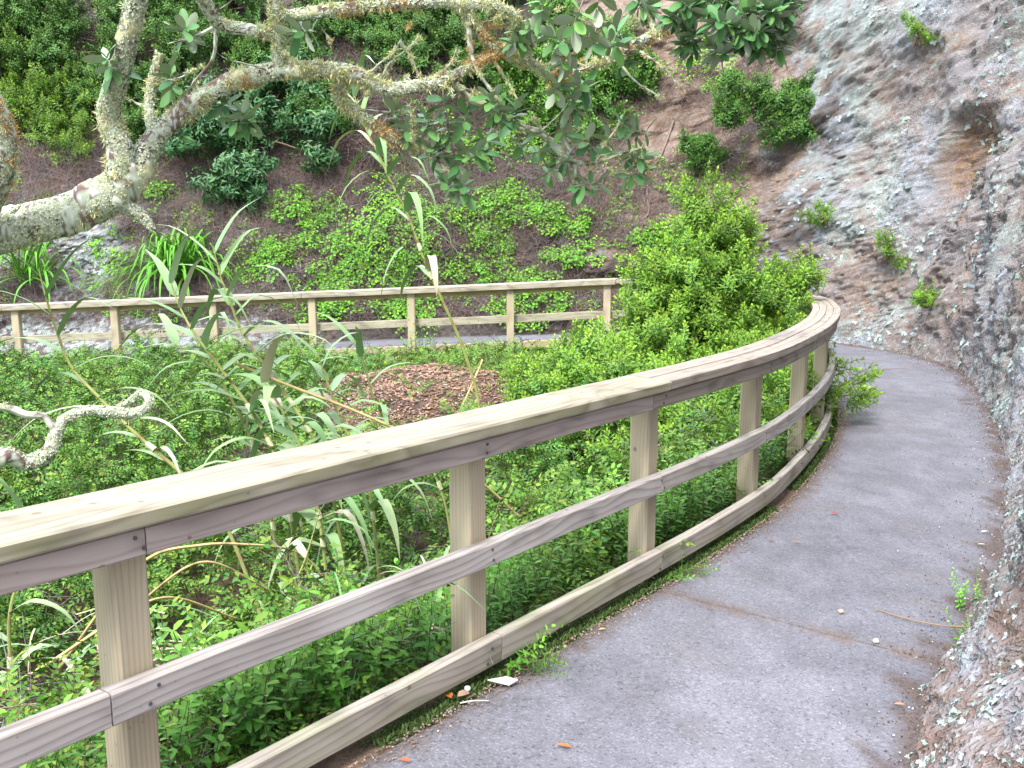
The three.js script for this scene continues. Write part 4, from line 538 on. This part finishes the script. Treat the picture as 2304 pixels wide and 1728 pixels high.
for (const [pts, label] of [[[[-1.40,0.78,-5.00,.008],[-1.14,0.64,-5.10,.008],[-0.88,0.51,-5.20,.008],[-0.62,0.36,-5.30,.008],[-0.2,0.0,-5.6,.008],[0.1,-0.35,-5.8,.008]], 'straight dead cane slanting down from the reed clump'], [[[-1.9,-.35,-3.8,.007],[-1.49,0.15,-3.90,.007],[-1.31,0.17,-4.00,.007],[-1.17,0.14,-4.10,.006],[-0.95,0.02,-4.30,.005],[-.8,-.25,-4.4,.004]], 'arched yellow cane behind the first fence post, uppermost'], [[[-2.1,-.45,-3.3,.007],[-1.88,-0.19,-3.40,.007],[-1.73,-0.11,-3.50,.007],[-1.57,-0.02,-3.60,.006],[-1.41,0.02,-3.80,.006],[-1.2,-.2,-4.1,.005]], 'yellow cane lying left of the first fence post'], [[[-1.75,-.3,-3.9,.006],[-1.50,-0.02,-4.00,.006],[-1.33,0.06,-4.10,.006],[-1.1,-.15,-4.3,.004]], 'arched yellow cane behind the first fence post, lower'], [[[-2.1,-.5,-3.0,.006],[-1.8,-.33,-3.15,.006],[-1.5,-.25,-3.3,.005],[-1.2,-.4,-3.5,.004]], 'reddish cane low behind the first fence post'], [[[-.45,-.35,-11,.01],[-.3,.0,-9.9,.008],[-.5,-.35,-8.8,.007]], 'dead cane lying across the mulch']])
  solo('dead_cane', tube(pts, 7, 0.03, (p, D, q) => { const m = 1 + 0.3 * noise(p.x * 25, p.y * 25, p.z * 25); return (Math.abs(((q * 6) % 1) - 0.5) < 0.05 ? [0.3, 0.22, 0.12] : [0.55, 0.42, 0.19]).map((v) => v * m); }), LM.stick, label, 'cane');
{ // dead grass and old reed blades littering the gully
  const gs = []; for (let i = 0; i < 190; i++) { const x = rr(-2.6, -0.2), z = rr(-5.2, -3.0), q = nearInner(x, z); if (q.d > -0.25) continue; const y = groundY(x, z) + rr(0.1, 0.45), az = rnd() * 6.28, d = dirAt(az, rr(-0.1, 0.6)), L = rr(0.25, 0.5), P = V(x, y, z), c = rnd() < 0.45 ? vary([0.5, 0.44, 0.3], 0.2) : vary(mix3(reedGreen, reedPale, rnd()), 0.2), w = rr(0.008, 0.022); gs.push(blade([P, P.clone().addScaledVector(d, L * 0.4), P.clone().addScaledVector(d, L * 0.75).add(V(0, -0.06, 0)), P.clone().addScaledVector(d, L).add(V(0, -0.18, 0))], (s) => w * Math.max(0.04, 1 - s * s), c, c)); }
  const m = part('grass', mergeGeometries(gs), LM.mid, scene, { kind: 'stuff', label: 'loose grass and dead blades in the gully behind the railing', category: 'grass' });
}

// ---------------------------------------------------------------- lichened tree
const tree = thing('lichened_tree', 'old spreading tree with lichen crusted limbs reaching over the garden', 'tree'); tree.position.set(-3.2, groundY(-3.2, -3.9) - 0.1, -3.9);
const barkMat = std({ vertexColors: true, roughness: 0.95 });
const bark = (p) => { const n1 = fbm(p.x * 7, p.y * 7, p.z * 7, 3), n2 = fbm(p.x * 26, p.y * 26, p.z * 26, 2), n3 = noise(p.x * 70, p.y * 70, p.z * 70); let c = mix3([0.15, 0.10, 0.08], [0.25, 0.18, 0.165], sst(-0.3, 0.3, n2)); c = mix3(c, [0.50, 0.56, 0.43], 0.9 * sst(-0.08, 0.12, n1 * 0.6 + n2 * 0.7)); if (n3 > 0.3) c = mix3(c, [0.66, 0.70, 0.66], 0.8); if (n3 < -0.42) c = mix3(c, [0.12, 0.085, 0.07], 0.75); return mix3(c, [0.58, 0.58, 0.32], 0.7 * sst(0.18, 0.4, fbm(p.x * 5 + 9, p.y * 5, p.z * 5, 2))); };
const T0 = tree.position, limbs = [];
function limb(name, pts, parent = tree, bump = 0.3) { pts = pts.map(([x, y, z, r]) => [x, y, z, r > 0.02 ? r * 0.72 : r]); limbs.push(pts); const rel = pts.map(([x, y, z, r]) => [x - T0.x, y - T0.y, z - T0.z, r]); const thin = pts[0][3] < 0.021; return part(name, tube(rel, thin ? 8 : 26, thin ? 0.02 : 0.009, (p) => bark({ x: p.x + T0.x, y: p.y + T0.y, z: p.z + T0.z }), thin ? 0.2 : bump, pts[0][0]), barkMat, parent); }
limb('trunk', [[-3.2, T0.y - 0.1, -3.9, .26], [-3.25, 0.1, -3.9, .21], [-3.15, 0.7, -3.88, .18], [-2.97,1.01,-3.90,.17],[-2.66,1.22,-4.00,.15],[-2.31,1.39,-4.10,.125],[-2.07,1.48,-4.20,.115],[-1.85,1.54,-4.25,.11],[-1.70,1.62,-4.30,.112],[-1.59,1.72,-4.35,.09]]);
limb('limb', [[-1.68,1.58,-4.30,.09],[-1.645,1.72,-4.30,.078],[-1.64,1.80,-4.30,.07],[-1.67,1.93,-4.28,.06],[-1.59,2.09,-4.20,.057],[-1.47,2.33,-4.10,.055],[-1.36,2.62,-4.0,.05],[-1.2,3.1,-3.9,.04]]);
limb('limb', [[-1.62,1.68,-4.34,.085],[-1.51,1.87,-4.40,.060],[-1.33,2.02,-4.45,.054],[-1.17,2.11,-4.50,.053],[-1.03,2.14,-4.50,.050],[-0.85,2.15,-4.50,.044],[-0.70,2.14,-4.55,.041],[-0.57,2.08,-4.60,.039],[-0.42,2.09,-4.60,.035],[-0.26,2.14,-4.65,.03],[-0.13,2.22,-4.70,.022],[-0.06,2.24,-4.70,.012]]);
for (const b of [[[-1.53,1.86,-4.40,.032],[-1.55,1.98,-4.42,.026],[-1.54,2.09,-4.45,.024],[-1.50,2.21,-4.45,.018]], [[-1.01,2.13,-4.50,.038],[-0.99,2.26,-4.45,.035],[-0.99,2.42,-4.40,.034],[-0.98,2.61,-4.30,.03],[-.95,3.0,-4.2,.02]], [[-1.00,2.28,-4.45,.03],[-1.12,2.30,-4.40,.03],[-1.22,2.32,-4.40,.033],[-1.26,2.40,-4.30,.036],[-1.29,2.55,-4.20,.036],[-1.3,2.9,-4.1,.03]], [[-0.99,2.35,-4.42,.03],[-0.79,2.37,-4.40,.031],[-0.64,2.40,-4.45,.032],[-0.45,2.42,-4.50,.029],[-0.24,2.43,-4.60,.025],[-0.16,2.34,-4.65,.02],[-0.05,2.25,-4.70,.016],[0.12,2.19,-4.80,.013],[0.20,2.15,-4.85,.009],[0.29,2.17,-4.90,.005]], [[-0.74,2.14,-4.55,.032],[-0.76,2.03,-4.60,.03],[-0.66,1.96,-4.65,.026],[-0.56,1.88,-4.70,.02],[-0.44,1.83,-4.75,.012],[-0.32,1.85,-4.80,.006]], [[-0.28,2.14,-4.65,.024],[-0.20,2.05,-4.70,.028],[-0.10,2.01,-4.75,.025],[-0.00,1.94,-4.80,.023],[0.14,1.90,-4.85,.02],[0.30,1.77,-4.90,.015],[0.50,1.80,-4.95,.01],[0.62,1.84,-5.00,.005]], [[1.5,3.0,-5.0,.04],[1.15,2.67,-5.10,.034],[0.95,2.52,-5.20,.03],[0.77,2.43,-5.20,.025],[0.60,2.34,-5.10,.02],[0.45,2.25,-5.00,.014],[0.34,2.21,-5.00,.008],[0.21,2.18,-4.90,.005]], [[-2.31,1.39,-4.10,.10],[-2.09,1.58,-4.00,.095],[-1.96,1.76,-3.95,.065],[-1.94,1.91,-3.90,.05],[-1.98,2.1,-3.80,.04]], [[-1.66,1.58,-4.30,.05],[-1.57,1.52,-4.32,.03],[-1.54,1.47,-4.33,.012]],
  [[-3.15,0.3,-3.9,.08],[-2.7,0.25,-3.6,.07],[-2.32,0.35,-3.50,.06],[-2.01,0.56,-3.60,.048],[-1.91,0.65,-3.65,.042],[-1.85,0.61,-3.70,.04],[-1.77,0.65,-3.72,.034],[-1.75,0.72,-3.75,.028],[-1.73,0.76,-3.78,.024],[-1.65,0.79,-3.80,.022],[-1.56,0.78,-3.82,.019],[-1.49,0.77,-3.85,.016],[-1.44,0.79,-3.86,.014],[-1.43,0.82,-3.87,.012],[-1.47,0.84,-3.90,.011],[-1.53,0.80,-3.92,.010],[-1.59,0.77,-3.93,.006]], [[-1.75,0.72,-3.75,.022],[-1.80,0.78,-3.75,.022],[-1.84,0.79,-3.72,.022],[-1.90,0.82,-3.70,.015],[-1.98,0.86,-3.60,.010]]]) limb('branch', b);
for (const b of [[[-0.24,2.43,-4.60,.019],[-0.09,2.43,-4.60,.017],[0.01,2.39,-4.60,.013],[0.02,2.34,-4.65,.010],[0.09,2.21,-4.70,.008],[0.18,2.14,-4.75,.004]], [[-0.05,2.25,-4.70,.010],[0.09,2.28,-4.70,.008],[0.18,2.37,-4.70,.005]], [[-0.19,2.36,-4.60,.012],[-0.18,2.24,-4.60,.010],[-0.16,2.17,-4.60,.008],[-0.07,2.04,-4.60,.006],[-0.01,1.94,-4.60,.003]], [[-0.52,1.87,-4.70,.008],[-0.38,1.93,-4.75,.005],[-0.26,1.95,-4.80,.003]], [[0.30,1.77,-4.90,.010],[0.32,1.66,-4.90,.006],[0.43,1.64,-4.90,.003]], [[0.72,2.40,-5.20,.016],[0.66,2.52,-5.20,.014],[0.61,2.67,-5.10,.014],[.6,3.0,-5,.014]], [[-.58,2.09,-4.6,.008],[-.55,2.18,-4.62,.006],[-.46,2.26,-4.65,.004],[-.4,2.32,-4.66,.002]], [[-.4,2.1,-4.6,.007],[-.44,2.2,-4.6,.005],[-.49,2.28,-4.6,.002]], [[-.36,2.11,-4.62,.007],[-.28,2.18,-4.62,.005],[-.24,2.25,-4.62,.002]], [[-1.22,2.32,-4.4,.010],[-1.33,2.27,-4.4,.007],[-1.45,2.24,-4.4,.003]], [[-1.24,2.3,-4.4,.010],[-1.27,2.18,-4.42,.008],[-1.38,2.06,-4.44,.006],[-1.43,1.95,-4.45,.004]], [[-1.3,2.24,-4.41,.006],[-1.38,2.28,-4.4,.004],[-1.46,2.33,-4.4,.002]], [[.62,2.3,-5.05,.008],[.72,2.22,-5.0,.005],[.83,2.1,-4.98,.003]], [[.5,2.26,-5.02,.008],[.6,2.15,-5.0,.005],[.72,2.08,-5.0,.002]], [[.14,1.9,-4.85,.009],[.24,1.86,-4.9,.006],[.36,1.88,-4.92,.003]], [[.4,1.79,-4.93,.008],[.48,1.9,-4.97,.005],[.53,1.96,-5.0,.003]], [[-.1,2.24,-4.7,.009],[-.02,2.12,-4.7,.006],[.03,2.03,-4.68,.003]], [[-.42,1.84,-4.75,.008],[-.33,1.76,-4.75,.006],[-.25,1.68,-4.75,.003]], [[.22,2.16,-4.85,.007],[.23,2.26,-4.6,.006],[.25,2.33,-4.4,.003]]]) limb('twig', b);
for (const [b, n] of [[3, 3], [6, 9], [7, 4], [8, 7], [9, 5], [14, 4], [2, 10], [5, 4]]) { // fine bare twigs
  const pts = limbs[b], c = new THREE.CatmullRomCurve3(pts.map((p) => V(p[0], p[1], p[2]))); for (let i = 0; i < n; i++) { let P = c.getPoint(rr(0.25, 0.98)), d = dirAt(rnd() * 6.28, rr(-0.5, 0.9)), L = rr(0.12, 0.36), q = [[P.x, P.y, P.z, 0.0045]]; for (let k = 1; k <= 4; k++) { P = P.clone().addScaledVector(d, L / 4); d = d.clone().add(V(rr(-0.35, 0.35), rr(-0.3, 0.4), rr(-0.3, 0.3))).normalize(); q.push([P.x, P.y, P.z, 0.0045 - 0.0009 * k]); } limb('twig', q); }
}
{ // hanging tufts of beard lichen and moss
  const tuft = (n, len, c) => { const L = new LB(); for (let i = 0; i < n; i++) { const d = dirAt(rnd() * 6.28, rr(-0.9, 1.2)); L.leaf(V(rr(-0.008, 0.008), rr(-0.005, 0.005), rr(-0.008, 0.008)), d, V(rr(-1, 1), 1, rr(-1, 1)), len * rr(0.4, 1.2), 0.0035, vary(c, 0.25), { st: [[0.4, 1]], curl: rr(-0.4, 0.5) }); } return L.geo(); };
  const pale = [], rust = [], crust = []; const flake = new LB(); for (let i = 0; i < 9; i++) { flake.leaf(V(rr(-0.006, 0.006), 0, rr(-0.006, 0.006)), dirAt(rnd() * 6.28, rr(0.0, 0.8)), UPV, rr(0.008, 0.017), rr(0.008, 0.014), vary([0.54, 0.59, 0.45], 0.25), { st: [[0.5, 1]] }); }
  for (const pts of limbs) { const c = new THREE.CatmullRomCurve3(pts.map((p) => V(p[0], p[1], p[2]))), L = c.getLength(), r0 = pts[0][3]; const big = r0 > 0.018;
    for (let i = 0; i < L * (big ? 9000 * Math.max(0.25, r0 / 0.1) : 150); i++) { const t = rnd(), P = c.getPoint(t), T = c.getTangent(t); if (P.x < -2.4) continue; const k = Math.min(pts.length - 2, Math.floor(t * (pts.length - 1))), r = lerp(pts[k][3], pts[k + 1][3], t * (pts.length - 1) - k), a = V(rr(-1, 1), rr(-1, 1), rr(-1, 1)); a.sub(T.clone().multiplyScalar(a.dot(T))).normalize(); if (big && rnd() > r / r0 + 0.15) continue; const Q = P.clone().addScaledVector(a, r * 1.0), q = Q.clone().sub(T0), n = fbm(Q.x * 6, Q.y * 6, Q.z * 6 + 30, 2), mossy = sst(-0.1, 0.35, n + 0.55 * sst(-1.4, -0.4, Q.x) - 0.15);
      if (rnd() < mossy * (big ? (P.x < -1.45 ? 0.05 : 0.16) : 0.5)) (fbm(Q.x * 4, Q.y * 4, 8, 2) > 0.36 ? rust : pale).push([aim(q, a.clone().add(V(0, rr(-0.9, 0.4), 0)), rnd() * 6, rr(0.6, 1.25) * (big ? 1 : 0.7)), tint(0.2, 0.1)]); else if (big && rnd() < sst(-0.6, -0.1, fbm(Q.x * 11, Q.y * 11, Q.z * 11, 3))) crust.push([aim(q, a, rnd() * 6, rr(0.3, 0.7)), tint(0.3, 0.06)]); } }
  copies('beard_lichen', tuft(34, 0.027, [0.56, 0.57, 0.31]), LM.mid, pale, tree); copies('moss_tuft', tuft(30, 0.025, [0.52, 0.35, 0.15]), LM.mid, rust, tree); copies('crust_lichen', flake.geo(), LM.stick, crust, tree);
}
{ // leathery leaves in whorls at the branch ends: dark above, felted grey green below
  function twoFace(len, wid, curl, top, under) { const a = new LB().leaf(V(0, 0, 0), V(0, 1, 0), V(0, 0, 1), len, wid, top, { st: [[0.14, 0.55], [0.38, 0.98], [0.68, 1], [0.9, 0.6]], curl, fold: 0.18 }).geo(), b = a.clone(), p = b.attributes.position, n = b.attributes.normal, ix = b.index.array; for (let i = 0; i < p.count; i++) p.setXYZ(i, p.getX(i) - n.getX(i) * 0.0012, p.getY(i) - n.getY(i) * 0.0012, p.getZ(i) - n.getZ(i) * 0.0012); for (let i = 0; i < ix.length; i += 3) [ix[i], ix[i + 1]] = [ix[i + 1], ix[i]]; b.attributes.color.array.forEach((_, i, A) => { A[i] = under[i % 3]; }); b.computeVertexNormals(); return mergeGeometries([a, b]); }
  const under = [0.33, 0.40, 0.27], V4 = [[0.09, 0.035, 0.1, [0.09, 0.23, 0.065]], [0.082, 0.036, 0.2, [0.12, 0.28, 0.075]], [0.092, 0.036, 0.3, [0.065, 0.19, 0.06]], [0.075, 0.036, 0.15, [0.16, 0.38, 0.065]]].map(([l, w, c, t]) => twoFace(l, w, c, t, under));
  const C = [[0.25,2.29,-4.30],[0.13,2.38,-4.50],[0.36,2.40,-4.50],[0.22,2.17,-4.50],[0.19,2.06,-4.60],[0.30,1.99,-4.70],[0.35,2.26,-4.60],[0.47,2.37,-4.80],[0.53,1.97,-5.00],[0.59,1.92,-5.00],[0.47,1.89,-5.00],[0.65,1.81,-5.00],[0.63,1.72,-5.00],[0.57,1.82,-5.00],[0.16,1.82,-4.90],[0.24,1.78,-4.90],[0.32,1.69,-4.90],[0.41,1.67,-4.90],[0.04,1.85,-4.80],[0.35,1.88,-4.90],[0.19,1.73,-4.90],[-0.31,1.98,-4.70],[-0.22,1.94,-4.70],[-0.29,1.87,-4.75],[-0.32,1.79,-4.75],[-0.25,1.75,-4.75],[-0.10,2.04,-4.60],[-0.07,1.98,-4.60],
    [0.76,2.44,-5.00],[0.87,2.38,-5.00],[1.00,2.46,-5.00],[1.09,2.37,-5.00],[1.22,2.40,-5.00],[1.18,2.31,-5.00],[0.96,2.31,-5.00],[0.84,2.34,-5.10],[1.04,2.52,-5.00],[1.26,2.50,-5.00],[1.29,2.33,-5.00],[1.11,2.47,-4.90],[0.91,2.51,-5.00],[0.67,2.52,-5.20],[0.55,2.31,-5.10],[1.15,2.36,-4.85],[1.03,2.39,-4.9],[1.2,2.46,-4.88],[1.3,2.42,-5.05],[0.8,2.5,-4.9],[0.95,2.4,-4.85],[1.33,2.52,-5.1],[-0.23,1.66,-4.75],[-0.31,1.67,-4.75],[-0.16,1.81,-4.75],[-0.14,1.87,-4.80],[-0.39,1.96,-4.70],[-0.53,1.99,-4.70],[-0.48,1.91,-4.70],[-0.37,1.83,-4.75],[0.01,2.00,-4.60],[-1.26,2.00,-4.50],[-1.21,1.93,-4.50],[-1.17,1.96,-4.50],[-1.37,2.30,-4.40],[-0.91,2.28,-4.40],[-1.45,2.12,-4.40],[-0.00,2.27,-4.60],[0.09,2.34,-4.60],[-1.59,2.14,-4.10],[0.3,2.1,-4.65],[0.18,2.27,-4.45],[0.42,2.3,-4.7],[0.24,1.9,-4.75]];
  const rest = [[], [], [], []]; let made = 0;
  C.forEach((c, k) => {
    const P = V(...c), hang = V(rr(-0.6, 0.6), k < 7 || (k > 20 && k < 26) ? -0.9 : rr(-0.25, 0.7), rr(-0.2, 0.9)).normalize(), dense = k >= 28 && k < 50, n = k < 28 ? 10 : dense ? 26 : 14; let node = null;
    if (k < 28) { node = new THREE.Group(); node.name = 'leaf_cluster'; node.position.copy(P).sub(T0); tree.add(node); part('twig', tube([[-hang.x * 0.12, -hang.y * 0.12, -hang.z * 0.12, 0.004], [-hang.x * 0.05, -hang.y * 0.05 + 0.005, -hang.z * 0.05, 0.003], [0, 0, 0, 0.002]], 6, 0.03, () => [0.3, 0.25, 0.17]), LM.stick, node); }
    for (let i = 0; i < n; i++) { const az = i * 2.4 + rr(-0.3, 0.3), el = lerp(-0.5, 1.1, i / n) + rr(-0.2, 0.2), q = new THREE.Quaternion().setFromUnitVectors(UPV, hang), d = dirAt(az, el).applyQuaternion(q), off = hang.clone().multiplyScalar(lerp(-0.07, 0.01, i / n)); const v = (k < 7 && rnd() < 0.6) ? 3 : Math.floor(rnd() * 3), up = UPV.clone().multiplyScalar(0.9).add(V(rr(-0.5, 0.5), rr(-0.7, 0.3), rr(-0.5, 0.5)));
      const y = d.clone(), x = y.clone().cross(up).normalize(), z = x.clone().cross(y), s = rr(0.75, 1.2) * (k < 3 ? 1.15 : 1), m = new THREE.Matrix4().makeBasis(x.multiplyScalar(s), y.multiplyScalar(s), z.multiplyScalar(s));
      if (node && made < 290) { m.setPosition(off); const l = part('leaf', V4[v], LM.gloss, node); m.decompose(l.position, l.quaternion, l.scale); made++; } else { m.setPosition(P.clone().add(off).sub(T0)); rest[v].push([m, tint(0.15, 0.06)]); } }
  });
  rest.forEach((l, v) => { if (l.length) copies('foliage', V4[v], LM.gloss, l, tree); });
}

// ---------------------------------------------------------------- small things on the path
function fallenLeaf(x, z, turn, len, wid, c, label) { const g = new LB().leaf(V(0, 0, -len / 2), V(0, 0.12, 1), UPV, len, wid, c, { fold: 0.35, curl: 0.1, c2: c.map((v) => v * 0.8) }).geo(); const m = solo('fallen_leaf', g, LM.mid, label, 'leaf'); m.position.set(x, pathY(x, z) + 0.007, z); m.rotation.y = turn; }
function pathY(x, z) { return nearInner(x, z).y + 0.002; }
fallenLeaf(0.16, -2.84, 1.2, 0.052, 0.02, [0.55, 0.17, 0.04], 'bright orange fallen leaf alone in the middle of the near slab');
fallenLeaf(1.83, -5.45, 1.4, 0.05, 0.02, [0.38, 0.07, 0.05], 'dark red fallen leaf on the path beyond the slab joint');
fallenLeaf(1.34, -4.94, 0.9, 0.035, 0.016, [0.3, 0.13, 0.07], 'small brown fallen leaf between the slab joint and the dark red leaf');
fallenLeaf(1.47, -4.92, 1.5, 0.05, 0.01, [0.42, 0.24, 0.12], 'thin tan fallen leaf beside the small brown leaf');
fallenLeaf(0.36, -3.75, 1.9, 0.034, 0.012, [0.6, 0.48, 0.2], 'small yellow fallen leaf on the near slab by the kerb board');
fallenLeaf(-0.215, -3.16, 0.4, 0.045, 0.03, [0.45, 0.15, 0.04], 'curled orange brown leaf against the kerb board');
fallenLeaf(-0.165, -3.17, 2.2, 0.05, 0.04, [0.42, 0.27, 0.2], 'broad pinkish tan leaf against the kerb board');
fallenLeaf(2.42, -4.92, 1.3, 0.04, 0.012, [0.7, 0.6, 0.4], 'pale straw coloured leaf near the foot of the cliff');
fallenLeaf(2.54, -5.14, 1.7, 0.05, 0.014, [0.75, 0.72, 0.6], 'whitish leaf at the foot of the cliff, past the straw coloured one');
fallenLeaf(1.32, -3.15, 1.4, 0.04, 0.013, [0.55, 0.28, 0.08], 'small orange leaf on the near slab towards the cliff');
fallenLeaf(-0.32, -2.74, 1.1, 0.04, 0.02, [0.5, 0.14, 0.06], 'red brown leaf at the bottom of the kerb board');
{
  const tw = solo('white_twig', tube([[-0.045, 0, 0.005, .002], [0, 0.006, 0, .0022], [0.05, 0, -0.012, .0015]], 6, 0.01, () => [0.75, 0.73, 0.68]), LM.stick, 'thin bleached white twig on the path by the kerb board', 'twig'); tw.position.set(-0.13, pathY(-0.13, -3.12) + 0.004, -3.12);
  const tri = new THREE.Shape([new THREE.Vector2(-0.055, 0.0), new THREE.Vector2(0.02, -0.03), new THREE.Vector2(0.05, 0.0), new THREE.Vector2(0.01, 0.02)]), sg = new THREE.ExtrudeGeometry(tri, { depth: 0.003, bevelSize: 0.001, bevelThickness: 0.001, bevelSegments: 1 }); sg.rotateX(-Math.PI / 2 + 0.12); sg.rotateX(0.0);
  const sh = solo('plastic_scrap', sg, new THREE.MeshPhysicalMaterial({ color: new THREE.Color(0.72, 0.72, 0.70), roughness: 0.25 }), 'pale broken plastic shard with a sharp point beside the weed', 'scrap'); sh.position.set(-0.03, pathY(-0.03, -3.27) + 0.012, -3.27);
  const rock = (name, x, z, r, c, label) => { const g = new THREE.IcosahedronGeometry(r, 2), p = g.attributes.position; for (let i = 0; i < p.count; i++) { const v = V(p.getX(i), p.getY(i), p.getZ(i)), k = 1 + 0.25 * noise(v.x / r * 1.3 + x * 9, v.y / r * 1.3, v.z / r * 1.3); p.setXYZ(i, v.x * k, v.y * k * 0.8, v.z * k * 1.1); } g.computeVertexNormals(); const m = solo(name, g, std({ color: new THREE.Color(...c), roughness: 0.8 }), label, 'stone'); m.position.set(x, pathY(x, z) + r * 0.6, z); };
  rock('pebble', -0.155, -3.215, 0.011, [0.8, 0.8, 0.78], 'white pebble against the kerb board beside the plastic shard');
  rock('pebble', 1.39, -3.98, 0.012, [0.62, 0.38, 0.28], 'round reddish pebble in the middle of the path at the slab joint');
  rock('pebble', 1.43, -3.68, 0.012, [0.72, 0.70, 0.66], 'pale pebble lying in the slab joint');
  const st = solo('dry_stick', tube([[1.55, 0, -4.02, .002], [1.62, 0.004, -3.92, .003], [1.74, 0.012, -3.82, .003], [1.86, 0.03, -3.76, .003]].map(([x, y, z, r]) => [x, y + pathY(1.7, -3.85) + 0.006, z, r]), 6, 0.02, () => [0.3, 0.2, 0.12]), LM.stick, 'thin dry stick lying from the cliff foot onto the path', 'stick');
}
for (const [x, z, n, s, nrm, label] of [[0.02, -3.4, 13, 0.65, 1, 'low weed creeping out from under the kerb board near the second post'], [0.78, -4.42, 9, 0.5, 1, 'flat sprig of weed on the path near the third post'], [1.98, -4.06, 9, 0.5, 0, 'small green weed at the foot of the cliff past the slab joint'], [1.76, -3.66, 8, 0.45, 0, 'yellowish weed growing at the cliff end of the slab joint']]) {
  const t = thing('path_weed', label, 'weed'); t.position.set(x, pathY(x, z), z); const list = []; for (let i = 0; i < n; i++) list.push([aim(V(rr(-0.06, 0.06), 0, rr(-0.05, 0.05)), V(nrm ? rr(0.1, 1.6) : rr(-0.7, 0.4), nrm ? rr(0.1, 0.5) : 1, rr(-0.5, 0.7)), rnd() * 6.28, s * rr(0.7, 1.2)), tint(0.2)]); scatter('foliage', SP.weed, LM.mid, list, t);
}
renderer.render(scene, camera);
